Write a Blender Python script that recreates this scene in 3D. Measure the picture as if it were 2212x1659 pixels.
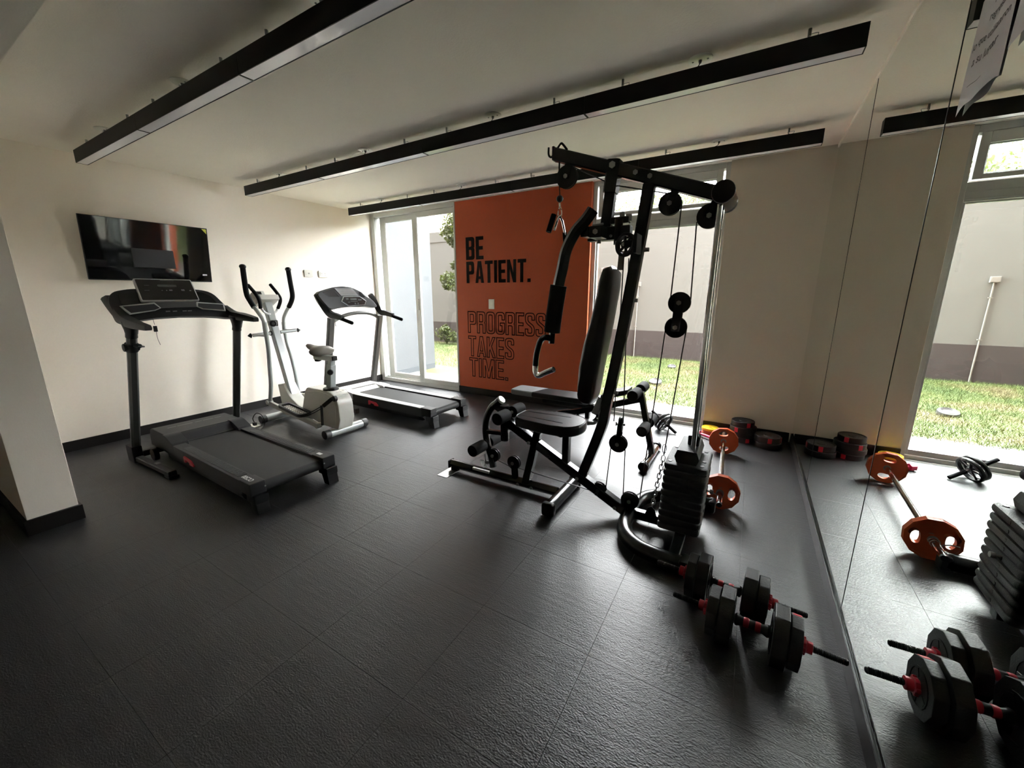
import bpy, bmesh, math, random
import numpy as np
from mathutils import Vector, Matrix
random.seed(7)
for o in list(bpy.data.objects): bpy.data.objects.remove(o)
sc = bpy.context.scene
COL = sc.collection
V = Vector
# ------------------------------------------------------------------ camera, world, exposure
cam = bpy.data.objects.new('camera', bpy.data.cameras.new('camera')); COL.objects.link(cam)
cam.data.sensor_width = 36.0; cam.data.lens = 855.63/2212*36; cam.data.clip_start = 0.02
YAW, PITCH, ROLL = -0.538174, -0.223245, -0.00122532
fwd = V((math.sin(YAW)*math.cos(PITCH), math.cos(YAW)*math.cos(PITCH), math.sin(PITCH)))
rgt = V((math.cos(YAW), -math.sin(YAW), 0)); up = rgt.cross(fwd)
r2 = rgt*math.cos(ROLL)+up*math.sin(ROLL); u2 = -rgt*math.sin(ROLL)+up*math.cos(ROLL)
cam.matrix_world = Matrix(((r2.x, u2.x, -fwd.x, 0), (r2.y, u2.y, -fwd.y, 0), (r2.z, u2.z, -fwd.z, 1.37), (0, 0, 0, 1)))
sc.camera = cam
w = bpy.data.worlds.new('overcast_sky'); sc.world = w; w.use_nodes = True
bg = w.node_tree.nodes['Background']; bg.inputs[0].default_value = (0.965, 0.985, 1.0, 1); bg.inputs[1].default_value = 3.0
vs = sc.view_settings
vs.view_transform = 'Standard'; vs.look = 'None'; vs.gamma = 1; vs.use_curve_mapping = False
vs.exposure = 4.4
sc.cycles.max_bounces = 12; sc.cycles.diffuse_bounces = 8; sc.cycles.glossy_bounces = 6; sc.cycles.transparent_max_bounces = 16
sc.cycles.sample_clamp_indirect = 20
sc.cycles.use_denoising = True

# ------------------------------------------------------------------ materials
def mat(name, col, rough=0.5, metal=0.0, spec=0.5, bump=0.0, bscale=60, stretch=None, var=0.0, vscale=8, coat=0.0):
    m = bpy.data.materials.new(name); m.use_nodes = True; nt = m.node_tree; N = nt.nodes; L = nt.links
    b = N['Principled BSDF']
    b.inputs['Base Color'].default_value = (*col, 1); b.inputs['Roughness'].default_value = rough
    b.inputs['Metallic'].default_value = metal; b.inputs['Specular IOR Level'].default_value = spec
    b.inputs['Coat Weight'].default_value = coat
    tc = N.new('ShaderNodeTexCoord'); src = tc.outputs['Object']
    if stretch:
        mp = N.new('ShaderNodeMapping'); mp.inputs['Scale'].default_value = stretch; L.new(src, mp.inputs[0]); src = mp.outputs[0]
    if bump:
        n = N.new('ShaderNodeTexNoise'); n.inputs['Scale'].default_value = bscale; n.inputs['Detail'].default_value = 4
        bp = N.new('ShaderNodeBump'); bp.inputs['Strength'].default_value = bump; bp.inputs['Distance'].default_value = 0.004
        L.new(src, n.inputs[0]); L.new(n.outputs[0], bp.inputs['Height']); L.new(bp.outputs[0], b.inputs['Normal'])
    if var:
        n2 = N.new('ShaderNodeTexNoise'); n2.inputs['Scale'].default_value = vscale; n2.inputs['Detail'].default_value = 5
        mx = N.new('ShaderNodeMix'); mx.data_type = 'RGBA'
        mx.inputs[6].default_value = (*[c*(1-var) for c in col], 1); mx.inputs[7].default_value = (*[min(1, c*(1+var)) for c in col], 1)
        L.new(tc.outputs['Object'], n2.inputs[0]); L.new(n2.outputs[0], mx.inputs[0]); L.new(mx.outputs[2], b.inputs['Base Color'])
    return m
M = {}
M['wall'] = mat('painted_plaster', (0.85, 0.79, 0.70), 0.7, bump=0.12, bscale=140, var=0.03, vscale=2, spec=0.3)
M['wall_shaded'] = mat('painted_plaster_shaded', (0.64, 0.575, 0.48), 0.7, bump=0.12, bscale=140, var=0.03, vscale=2, spec=0.3)  # same wall plaster, with the window wall's shade put into a darker colour
M['ceil'] = mat('ceiling_plaster', (0.84, 0.79, 0.71), 0.85, bump=0.35, bscale=110, var=0.02, spec=0.2)
M['orange'] = mat('orange_paint', (0.46, 0.088, 0.030), 0.55, bump=0.1, bscale=140, var=0.05, vscale=3, spec=0.3)
M['skirt'] = mat('dark_skirting', (0.009, 0.007, 0.0065), 0.45, spec=0.3, bump=0.05)
M['white_pvc'] = mat('white_window_frame', (0.50, 0.51, 0.49), 0.35)
M['blackpaint'] = mat('black_wall_paint', (0.004, 0.0035, 0.004), 0.6, spec=0.1)
M['maroon'] = mat('dark_outline_paint', (0.016, 0.004, 0.003), 0.6, spec=0.1)
M['plate_white'] = mat('white_plastic_plate', (0.80, 0.79, 0.72), 0.35)
M['plate_ivory'] = mat('ivory_plastic_plate', (0.50, 0.49, 0.44), 0.35)
M['slotgrey'] = mat('grey_plastic_slot', (0.18, 0.18, 0.17), 0.5)
M['black_metal'] = mat('black_lamp_housing', (0.004, 0.004, 0.0045), 0.45, spec=0.2)
M['diffuser'] = mat('milky_lamp_diffuser', (0.86, 0.84, 0.90), 0.12)
M['steel'] = mat('bare_steel', (0.34, 0.335, 0.32), 0.35, 1.0)
M['chrome'] = mat('polished_chrome', (0.75, 0.75, 0.76), 0.12, 1.0)
M['gunmetal'] = mat('graphite_powder_coat', (0.016, 0.017, 0.018), 0.27, 0.4, bump=0.02, bscale=300)
M['postgrey'] = mat('charcoal_tube_paint', (0.040, 0.041, 0.039), 0.32, 0.4)
M['blackplastic'] = mat('black_plastic', (0.0045, 0.0045, 0.005), 0.42, spec=0.35)
M['darkplastic'] = mat('charcoal_plastic', (0.014, 0.014, 0.015), 0.48, spec=0.35, bump=0.05, bscale=400)
M['midplastic'] = mat('grey_plastic', (0.045, 0.045, 0.045), 0.45)
M['belt'] = mat('running_belt', (0.012, 0.012, 0.012), 0.55, spec=0.3, bump=0.15, bscale=500, var=0.15, vscale=6)
M['foam'] = mat('black_foam', (0.005, 0.005, 0.005), 0.85, spec=0.2, bump=0.15, bscale=400)
M['vinyl'] = mat('black_vinyl', (0.004, 0.004, 0.0045), 0.36, spec=0.4, bump=0.12, bscale=70)
M['greyvinyl'] = mat('grey_vinyl', (0.14, 0.145, 0.15), 0.38, bump=0.05, bscale=70)
M['silver'] = mat('silver_plastic', (0.48, 0.48, 0.47), 0.32, 0.4)
M['greypost'] = mat('grey_painted_tube', (0.10, 0.097, 0.09), 0.38, 0.3)
M['offwhite'] = mat('off_white_enamel', (0.50, 0.49, 0.45), 0.35, var=0.04, vscale=12)
M['whitetube'] = mat('pale_grey_enamel', (0.36, 0.38, 0.375), 0.28, 0.15)
M['saddle'] = mat('taupe_saddle', (0.16, 0.145, 0.125), 0.5)
M['red'] = mat('red_plastic', (0.45, 0.012, 0.03), 0.35)
M['pink'] = mat('pink_vinyl_coating', (0.72, 0.03, 0.13), 0.35)
M['plateorange'] = mat('orange_rubber_plate', (0.52, 0.085, 0.02), 0.42, bump=0.05, bscale=200)
M['yellow'] = mat('yellow_rubber_plate', (0.85, 0.60, 0.02), 0.4)
M['castblack'] = mat('speckled_black_weight', (0.012, 0.012, 0.0125), 0.5, bump=0.7, bscale=260)
M['plasticweight'] = mat('black_plastic_weight', (0.007, 0.007, 0.0075), 0.48, bump=0.25, bscale=160)
M['cable'] = mat('black_cable', (0.006, 0.006, 0.006), 0.4)
M['paper'] = mat('white_paper', (0.74, 0.73, 0.76), 0.8)
M['ink'] = mat('grey_ink', (0.10, 0.10, 0.11), 0.7)
M['screen'] = mat('glossy_black_screen', (0.004, 0.004, 0.005), 0.04, coat=0.5)
M['panel'] = mat('console_glass', (0.006, 0.006, 0.006), 0.22)
M['lcd'] = mat('grey_lcd', (0.06, 0.065, 0.06), 0.3)
M['print'] = mat('pale_print', (0.55, 0.55, 0.55), 0.5)
M['dimprint'] = mat('dim_print', (0.13, 0.13, 0.13), 0.5)
M['yellowtag'] = mat('yellow_sticker', (0.65, 0.62, 0.05), 0.5)
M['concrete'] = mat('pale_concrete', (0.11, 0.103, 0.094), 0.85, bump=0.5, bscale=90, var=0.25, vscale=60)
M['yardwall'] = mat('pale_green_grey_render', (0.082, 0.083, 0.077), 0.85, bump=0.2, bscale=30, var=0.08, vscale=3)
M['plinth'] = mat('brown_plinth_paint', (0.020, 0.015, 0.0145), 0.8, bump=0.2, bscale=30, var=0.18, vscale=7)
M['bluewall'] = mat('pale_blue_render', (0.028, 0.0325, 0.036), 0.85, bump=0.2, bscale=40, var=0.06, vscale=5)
M['unseen_facade'] = mat('facade_render', (0.12, 0.085, 0.07), 0.85)
M['bark'] = mat('tree_bark', (0.12, 0.09, 0.07), 0.9, bump=0.5, bscale=40)
M['leaf'] = mat('tree_leaf', (0.035, 0.05, 0.008), 0.5, var=0.4, vscale=9)
M['leaf2'] = mat('hedge_leaf', (0.022, 0.030, 0.010), 0.5, var=0.5, vscale=5)
M['yardbox'] = mat('white_box_darkened', (0.125, 0.122, 0.112), 0.5)  # white box plastic, base colour set darker to suit the high exposure
M['stone'] = mat('grey_drain_plastic', (0.014, 0.014, 0.015), 0.6)
# translucent foliage
for k in ('leaf', 'leaf2'):
    nt = M[k].node_tree; b = nt.nodes['Principled BSDF']; out = nt.nodes['Material Output']
    tr = nt.nodes.new('ShaderNodeBsdfTranslucent'); tr.inputs[0].default_value = (0.045, 0.058, 0.010, 1)
    mx = nt.nodes.new('ShaderNodeMixShader'); mx.inputs[0].default_value = 0.4
    nt.links.new(b.outputs[0], mx.inputs[1]); nt.links.new(tr.outputs[0], mx.inputs[2]); nt.links.new(mx.outputs[0], out.inputs[0])
def mirror_mat():
    m = bpy.data.materials.new('mirror_glass'); m.use_nodes = True; nt = m.node_tree; b = nt.nodes['Principled BSDF']
    b.inputs['Base Color'].default_value = (0.80, 0.84, 0.79, 1); b.inputs['Metallic'].default_value = 1
    n = nt.nodes.new('ShaderNodeTexNoise'); n.inputs['Scale'].default_value = 2.2; n.inputs['Detail'].default_value = 6
    r = nt.nodes.new('ShaderNodeMapRange'); r.inputs[1].default_value = 0.58; r.inputs[2].default_value = 0.75; r.inputs[3].default_value = 0.0; r.inputs[4].default_value = 0.04
    tc = nt.nodes.new('ShaderNodeTexCoord')
    nt.links.new(tc.outputs['Object'], n.inputs[0]); nt.links.new(n.outputs[0], r.inputs[0]); nt.links.new(r.outputs[0], b.inputs['Roughness'])
    return m
M['mirror'] = mirror_mat()
def glass_mat():
    m = bpy.data.materials.new('window_glass'); m.use_nodes = True; nt = m.node_tree; nt.nodes.clear()
    o = nt.nodes.new('ShaderNodeOutputMaterial'); t = nt.nodes.new('ShaderNodeBsdfTransparent'); t.inputs[0].default_value = (0.985, 0.99, 0.985, 1)
    g = nt.nodes.new('ShaderNodeBsdfGlossy'); g.inputs['Roughness'].default_value = 0.0
    f = nt.nodes.new('ShaderNodeLayerWeight'); f.inputs[0].default_value = 0.5
    p5 = nt.nodes.new('ShaderNodeMath'); p5.operation = 'POWER'; p5.inputs[1].default_value = 5; nt.links.new(f.outputs['Facing'], p5.inputs[0])
    ma = nt.nodes.new('ShaderNodeMath'); ma.operation = 'MULTIPLY_ADD'; ma.inputs[1].default_value = .9; ma.inputs[2].default_value = .035; nt.links.new(p5.outputs[0], ma.inputs[0])
    x = nt.nodes.new('ShaderNodeMixShader'); nt.links.new(ma.outputs[0], x.inputs[0]); nt.links.new(t.outputs[0], x.inputs[1]); nt.links.new(g.outputs[0], x.inputs[2]); nt.links.new(x.outputs[0], o.inputs[0])
    return m
M['glass'] = glass_mat()
def floor_mat():
    m = bpy.data.materials.new('black_rubber_floor'); m.use_nodes = True; nt = m.node_tree; N = nt.nodes; L = nt.links; b = N['Principled BSDF']
    b.inputs['Specular IOR Level'].default_value = 0.85
    tc = N.new('ShaderNodeNewGeometry')
    def noise(sc_, scale, det=4):
        mp = N.new('ShaderNodeMapping'); mp.inputs['Scale'].default_value = sc_; L.new(tc.outputs['Position'], mp.inputs[0])
        n = N.new('ShaderNodeTexNoise'); n.inputs['Scale'].default_value = scale; n.inputs['Detail'].default_value = det; L.new(mp.outputs[0], n.inputs[0]); return n.outputs[0]
    streak = noise((0.22, 1.6, 1), 34, 5); fine = noise((0.6, 1, 1), 190, 3); big = noise((1, 1, 1), 1.7, 4)
    vo = N.new('ShaderNodeTexVoronoi'); vo.inputs['Scale'].default_value = 55; L.new(tc.outputs['Position'], vo.inputs[0])
    pit = N.new('ShaderNodeMapRange'); pit.inputs[1].default_value = 0.0; pit.inputs[2].default_value = 0.13; L.new(vo.outputs[0], pit.inputs[0])
    a1 = N.new('ShaderNodeMath'); a1.operation = 'MULTIPLY_ADD'; a1.inputs[1].default_value = 0.8; L.new(streak, a1.inputs[0]); L.new(fine, a1.inputs[2])
    a2 = N.new('ShaderNodeMath'); a2.operation = 'MULTIPLY_ADD'; a2.inputs[1].default_value = 0.35; L.new(pit.outputs[0], a2.inputs[0]); L.new(a1.outputs[0], a2.inputs[2])
    bp = N.new('ShaderNodeBump'); bp.inputs['Strength'].default_value = 0.6; bp.inputs['Distance'].default_value = 0.0035
    L.new(a2.outputs[0], bp.inputs['Height']); L.new(bp.outputs[0], b.inputs['Normal'])
    mr = N.new('ShaderNodeMapRange'); mr.inputs[1].default_value = 0.3; mr.inputs[2].default_value = 0.7; mr.inputs[3].default_value = 0.38; mr.inputs[4].default_value = 0.46
    L.new(big, mr.inputs[0]); L.new(mr.outputs[0], b.inputs['Roughness'])
    mc = N.new('ShaderNodeMix'); mc.data_type = 'RGBA'; mc.inputs[6].default_value = (0.005, 0.005, 0.0056, 1); mc.inputs[7].default_value = (0.011, 0.011, 0.0125, 1)
    L.new(streak, mc.inputs[0]); L.new(mc.outputs[2], b.inputs['Base Color'])
    return m
M['floor'] = floor_mat()
def grass_mat():
    m = mat('lawn_grass', (0.25, 0.33, 0.07), 0.7); nt = m.node_tree; N = nt.nodes; L = nt.links; b = N['Principled BSDF']
    tc = N.new('ShaderNodeTexCoord'); n = N.new('ShaderNodeTexNoise'); n.inputs['Scale'].default_value = 1.6; n.inputs['Detail'].default_value = 6
    cr = N.new('ShaderNodeValToRGB'); e = cr.color_ramp.elements
    e[0].position = 0.36; e[0].color = (0.030, 0.054, 0.006, 1); e[1].position = 0.66; e[1].color = (0.085, 0.073, 0.028, 1)
    c2 = e.new(0.5); c2.color = (0.054, 0.075, 0.012, 1)
    L.new(tc.outputs['Object'], n.inputs[0]); L.new(n.outputs[0], cr.inputs[0]); L.new(cr.outputs[0], b.inputs['Base Color'])
    return m
M['grass'] = grass_mat()

# ------------------------------------------------------------------ mesh builder
class MB:
    def __init__(s): s.bm = bmesh.new()
    def _merge(s, b2, mtx=None):
        me = bpy.data.meshes.new('t'); b2.to_mesh(me); b2.free()
        if mtx is not None: me.transform(mtx)
        s.bm.from_mesh(me); bpy.data.meshes.remove(me)
    def box(s, a, b, bev=0.0, rot=None, piv=None, seg=2):
        b2 = bmesh.new(); bmesh.ops.create_cube(b2, size=1)
        c = [(a[i]+b[i])/2 for i in range(3)]; d = [max(abs(b[i]-a[i]), 1e-5) for i in range(3)]
        for v in b2.verts: v.co = V((v.co.x*d[0], v.co.y*d[1], v.co.z*d[2]))
        if bev: bmesh.ops.bevel(b2, geom=b2.edges[:], offset=min(bev, min(d)*0.49), segments=seg, affect='EDGES', profile=0.5)
        m = Matrix.Translation(c)
        if rot is not None:
            R = rot if isinstance(rot, Matrix) else Matrix.Rotation(rot[0], 4, rot[1])
            p = V(piv if piv is not None else c); m = Matrix.Translation(p) @ R @ Matrix.Translation(-p) @ m
        s._merge(b2, m); return s
    def cyl(s, p0, p1, r, r2=None, seg=20, bev=0.0):
        p0 = V(p0); p1 = V(p1); d = p1-p0; b2 = bmesh.new()
        bmesh.ops.create_cone(b2, cap_ends=True, segments=seg, radius1=r, radius2=r if r2 is None else r2, depth=d.length)
        if bev:
            es = [e for e in b2.edges if abs(e.verts[0].co.z-e.verts[1].co.z) < 1e-6]
            bmesh.ops.bevel(b2, geom=es, offset=bev, segments=2, affect='EDGES', profile=0.5)
        q = V((0, 0, 1)).rotation_difference(d.normalized()).to_matrix().to_4x4()
        s._merge(b2, Matrix.Translation((p0+p1)/2) @ q); return s
    def sphere(s, c, r, sc=(1, 1, 1), seg=16, rot=None):
        b2 = bmesh.new(); bmesh.ops.create_uvsphere(b2, u_segments=seg, v_segments=max(8, seg//2), radius=r)
        m = Matrix.Translation(c)
        if rot is not None: m = m @ rot
        s._merge(b2, m @ Matrix.Diagonal((*sc, 1))); return s
    def sweep(s, pts, prof, smooth=0, closed=False, cap=True, upv=(0, 0, 1), scales=None, transport=False):
        pts = [V(p) for p in pts]
        if smooth: pts = spline(pts, smooth, closed)
        n = len(pts); rings = []; pu = V(upv); prev = None
        for i, p in enumerate(pts):
            if closed: t = pts[(i+1) % n]-pts[i-1]
            else: t = pts[min(i+1, n-1)]-pts[max(i-1, 0)]
            if t.length < 1e-9: t = V((0, 0, 1))
            t.normalize()
            sd = t.cross(pu)
            if transport and prev is not None: sd = prev-t*prev.dot(t)
            elif sd.length < (.3 if prev is not None or transport else 1e-3):
                sd = prev-t*prev.dot(t) if prev is not None else (t.cross(V((0, 1, 0))) if abs(t.y) < .9 else t.cross(V((1, 0, 0))))
            sd.normalize(); u = sd.cross(t).normalized(); prev = sd.copy()
            k = 1.0 if scales is None else scales(i/(n-1))
            rings.append([s.bm.verts.new(p+sd*a*k+u*b*k) for a, b in prof])
        m = len(prof)
        for i in range(n if closed else n-1):
            A = rings[i]; B = rings[(i+1) % n]
            for j in range(m):
                try: s.bm.faces.new((A[j], A[(j+1) % m], B[(j+1) % m], B[j]))
                except ValueError: pass
        if cap and not closed:
            s.bm.faces.new(rings[0][::-1]); s.bm.faces.new(rings[-1])
        return s
    def tube(s, pts, r, smooth=0, seg=12, closed=False, scales=None, upv=(0, 0, 1)):
        return s.sweep(pts, [(r*math.cos(2*math.pi*k/seg), r*math.sin(2*math.pi*k/seg)) for k in range(seg)], smooth, closed, True, upv, scales, not closed)
    def rtube(s, pts, w_, h_, smooth=0, upv=(0, 0, 1), c=0.25):
        a, b = w_/2, h_/2; k = min(a, b)*c
        prof = [(-a+k, -b), (a-k, -b), (a, -b+k), (a, b-k), (a-k, b), (-a+k, b), (-a, b-k), (-a, -b+k)]
        return s.sweep(pts, prof, smooth, upv=upv)
    def prism(s, poly, d0, d1, ax=1, bev=0.0, holes=None, taper=None):
        # poly in the plane normal to ax, extruded from d0 to d1
        def put(p, d):
            if ax == 0: return (d, p[0], p[1])
            if ax == 1: return (p[0], d, p[1])
            return (p[0], p[1], d)
        b2 = bmesh.new(); va = [b2.verts.new(put(p, d0)) for p in poly]; vb = [b2.verts.new(put(p, d1)) for p in poly]; n = len(poly)
        if not holes:
            b2.faces.new(va); b2.faces.new(vb)
        for i in range(n): b2.faces.new((va[i], va[(i+1) % n], vb[(i+1) % n], vb[i]))
        if holes:
            ea, eb = [], []
            def loop_edges(vs_): return [b2.edges.get((vs_[i], vs_[(i+1) % len(vs_)])) for i in range(len(vs_))]
            ea += loop_edges(va); eb += loop_edges(vb)
            for h in holes:
                ha = [b2.verts.new(put(p, d0)) for p in h]; hb = [b2.verts.new(put(p, d1)) for p in h]; k = len(h)
                for i in range(k): b2.faces.new((ha[i], ha[(i+1) % k], hb[(i+1) % k], hb[i]))
                ea += loop_edges(ha); eb += loop_edges(hb)
            bmesh.ops.triangle_fill(b2, use_beauty=True, edges=ea); bmesh.ops.triangle_fill(b2, use_beauty=True, edges=eb)
        bmesh.ops.recalc_face_normals(b2, faces=b2.faces[:])
        if bev and not holes:
            bmesh.ops.bevel(b2, geom=[e for e in b2.edges if len(e.link_faces) == 2 and e.calc_face_angle(0) > 0.6], offset=bev, segments=2, affect='EDGES', profile=0.5)
        s._merge(b2); return s
    def lathe(s, prof, c, axis=(0, 0, 1), seg=28):
        # prof: (radius, height) list along axis
        q = V((0, 0, 1)).rotation_difference(V(axis).normalized()).to_matrix(); c = V(c); rings = []
        for r, h in prof:
            rings.append([s.bm.verts.new(c+q @ V((max(r, 1e-5)*math.cos(2*math.pi*k/seg), max(r, 1e-5)*math.sin(2*math.pi*k/seg), h))) for k in range(seg)])
        for A, B in zip(rings, rings[1:]):
            for j in range(seg): s.bm.faces.new((A[j], A[(j+1) % seg], B[(j+1) % seg], B[j]))
        s.bm.faces.new(rings[0][::-1]); s.bm.faces.new(rings[-1]); return s
    def quad(s, *p):
        s.bm.faces.new([s.bm.verts.new(q) for q in p]); return s
    def build(s, name, m, parent=None, off=None, angle=35, recalc=True):
        if recalc: bmesh.ops.recalc_face_normals(s.bm, faces=s.bm.faces[:])
        me = bpy.data.meshes.new(name); s.bm.to_mesh(me); s.bm.free()
        r = root_of(parent) if parent else None
        o_ = off if off is not None else (OFF.get(r.name) if r else None)
        if o_ is not None: me.transform(Matrix.Translation(-V(o_)))
        me.materials.append(M[m] if isinstance(m, str) else m)
        me.polygons.foreach_set('use_smooth', [True]*len(me.polygons))
        me.set_sharp_from_angle(angle=math.radians(angle))
        o = bpy.data.objects.new(name, me); COL.objects.link(o)
        if len(me.polygons) < 6000:
            wn = o.modifiers.new('weighted', 'WEIGHTED_NORMAL'); wn.weight = 90; wn.keep_sharp = True
        if parent: o.parent = parent
        elif off is not None: o.location = off
        return o
OFF = {}
def root_of(o):
    while o.parent: o = o.parent
    return o
def spline(pts, n, closed=False):
    out = []; k = len(pts)
    rng = range(k if closed else k-1)
    for i in rng:
        if closed: p0, p1, p2, p3 = pts[(i-1) % k], pts[i], pts[(i+1) % k], pts[(i+2) % k]
        else: p0, p1, p2, p3 = pts[max(i-1, 0)], pts[i], pts[i+1], pts[min(i+2, k-1)]
        for j in range(n):
            t = j/n
            out.append(0.5*((2*p1)+(p2-p0)*t+(2*p0-5*p1+4*p2-p3)*t*t+(3*p1-p0-3*p2+p3)*t**3))
    if not closed: out.append(pts[-1])
    return out
def thing(name, label, cat, loc=(0, 0, 0), group=None, rotz=0.0, local=False):
    o = bpy.data.objects.new(name, None); COL.objects.link(o); o.empty_display_size = 0.1
    o.location = loc; o.rotation_euler = (0, 0, rotz); o['label'] = label; o['category'] = cat
    if group: o['group'] = group
    if not local: OFF[o.name] = loc
    return o
def tag(o, label, cat, group=None, kind=None):
    if label: o['label'] = label
    if cat: o['category'] = cat
    if group: o['group'] = group
    if kind: o['kind'] = kind
    return o
def struct(o): o['kind'] = 'structure'; return o
def dup(o, parent=None):
    c = o.copy(); COL.objects.link(c)
    if parent: c.parent = parent
    for ch in list(o.children): dup(ch, c)
    return c
def rpoly(pts, n=4):
    # rounded polygon: (x, y[, r])
    out = []; k = len(pts)
    for i in range(k):
        p = V(pts[i][:2]); r = pts[i][2] if len(pts[i]) > 2 else 0
        if not r: out.append((p.x, p.y)); continue
        a = V(pts[i-1][:2])-p; b = V(pts[(i+1) % k][:2])-p
        ra = min(r, a.length*.5, b.length*.5); s0 = p+a.normalized()*ra; s1 = p+b.normalized()*ra
        for j in range(n+1):
            t = j/n; q = s0*(1-t)**2+p*2*t*(1-t)+s1*t*t; out.append((q.x, q.y))
    return out
def ngon(cx, cy, r, n, ph=0.0, sy=1.0): return [(cx+r*math.cos(ph+2*math.pi*i/n), cy+r*sy*math.sin(ph+2*math.pi*i/n)) for i in range(n)]
def text_mesh(name, txt, size, matrix, m, parent, extrude=0.0004, bold=0.0, align='LEFT'):
    cu = bpy.data.curves.new('t', 'FONT'); cu.body = txt; cu.size = size; cu.extrude = extrude; cu.offset = bold; cu.align_x = align
    o = bpy.data.objects.new('t', cu); COL.objects.link(o)
    me = bpy.data.meshes.new_from_object(o.evaluated_get(bpy.context.evaluated_depsgraph_get()))
    bpy.data.objects.remove(o); bpy.data.curves.remove(cu)
    me.transform(matrix)
    r = root_of(parent); off = OFF.get(r.name)
    if off is not None: me.transform(Matrix.Translation(-V(off)))
    me.materials.clear(); me.materials.append(M[m]); t = bpy.data.objects.new(name, me); COL.objects.link(t); t.parent = parent
    return t

# ------------------------------------------------------------------ room shell
XL, XR, YB, H = -5.096, 0.45, 4.373, 2.541
YR = -3.0; WT = 0.15
P0, P1 = -3.482, -1.608          # orange pier
W2R = -0.307                     # right end of window 2
fl = struct(MB().box((XL-.2, YR-.2, -0.2), (XR+.2, YB+WT, -0.006)).build('floor', 'floor'))
TX0, TY0, TS = -0.890, 1.241, 0.492
tile_cache = {}
for i in range(-9, 4):
    for j in range(-9, 8):
        a = max(TX0+i*TS, XL); b = min(TX0+(i+1)*TS, XR); c = max(TY0+j*TS, YR); d = min(TY0+(j+1)*TS, YB)
        if b-a < .01 or d-c < .01: continue
        key = (round(b-a, 3), round(d-c, 3))
        if key not in tile_cache:
            g = .0006
            o = MB().box((g-(b-a)/2, g-(d-c)/2, -0.006), ((b-a)/2-g, (d-c)/2-g, 0.0)).build('rubber_tile', 'floor', fl)
            tile_cache[key] = o
        else:
            o = tile_cache[key].copy(); COL.objects.link(o); o.parent = fl
        o.location = ((a+b)/2, (c+d)/2, 0)
        o.parent = fl
struct(MB().box((XL-.2, YR-.2, H), (XR+.2, YB+WT, H+.2)).build('ceiling', 'ceil'))
struct(MB().box((XL-.2, YR-.2, 0), (XL, YB+WT, H)).build('wall_left', 'wall'))
struct(MB().box((XR+.012, YR-.2, 0), (XR+.22, YB+WT, H)).build('wall_right', 'wall'))
struct(MB().box((XL, YR-.2, 0), (XR+.012, YR, H)).build('wall_rear', 'wall'))
wo = struct(MB().box((P0, YB, 0), (P1, YB+.30, H), .006).build('wall_back', 'orange'))
struct(MB().box((W2R, YB, 0), (XR+.012, YB+.20, H), .003).build('wall_back_right', 'wall_shaded'))
struct(MB().box((XL-.2, .33, 0), (-3.472, .54, H), .004).build('wall_stub', 'wall'))
struct(MB().box((-3.472, .33, 2.30), (XR+.012, .54, H), .004).build('ceiling_beam', 'ceil'))
# skirting boards
def skirt(name, a, b): struct(MB().box(a, b, .004).build(name, 'skirt'))
skirt('baseboard_left', (XL, .54, 0), (XL+.014, YB, .094))
skirt('baseboard_back', (P0-.004, YB-.014, 0), (P1+.004, YB, .094))
skirt('baseboard_back_right', (W2R, YB-.014, 0), (XR-.02, YB, .094))
skirt('baseboard_right', (XR-.008, YR, 0), (XR+.012, YB, .086))
skirt('baseboard_stub', (XL, .315, 0), (-3.455, .555, .094))
# aluminium channel that carries the mirrors, and the filler strip above them
tr = MB(); tr.box((XR-.009, YR, .087), (XR+.012, YB, .090)); tr.box((XR-.009, YR, .090), (XR-.007, YB, .097)); struct(tr.build('trim_1', 'gunmetal'))
struct(MB().box((XR-.006, YR, 2.515), (XR+.012, YB, H), .002).build('trim_2', 'ceil'))
ML = {0: 'mirror panel in the far corner next to the back wall', 1: 'second mirror panel from the back corner, reflecting the barbell and window',
      2: 'mirror panel nearest the camera with a paper notice on it', 3: 'mirror panel behind the camera position'}
for k, ys in enumerate((3.150, 1.876, .601)): struct(MB().box((XR-.0012, ys-.0022, .092), (XR+.004, ys+.0022, 2.514)).build('trim_%d' % (6+k), 'gunmetal'))
struct(MB().box((XR+.0065, -.67, .10), (XR+.0115, YB, 2.51)).build('trim_5', 'blackpaint'))
for i, (a, b) in enumerate([(3.152, YB-.004), (1.878, 3.148), (0.603, 1.874), (-0.67, 0.599)]):
    tag(MB().box((XR, a, .092), (XR+.006, b, 2.514), .0012, seg=1).build('mirror_panel', 'mirror'), ML[i], 'mirror', 'wall mirror panels')
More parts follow.
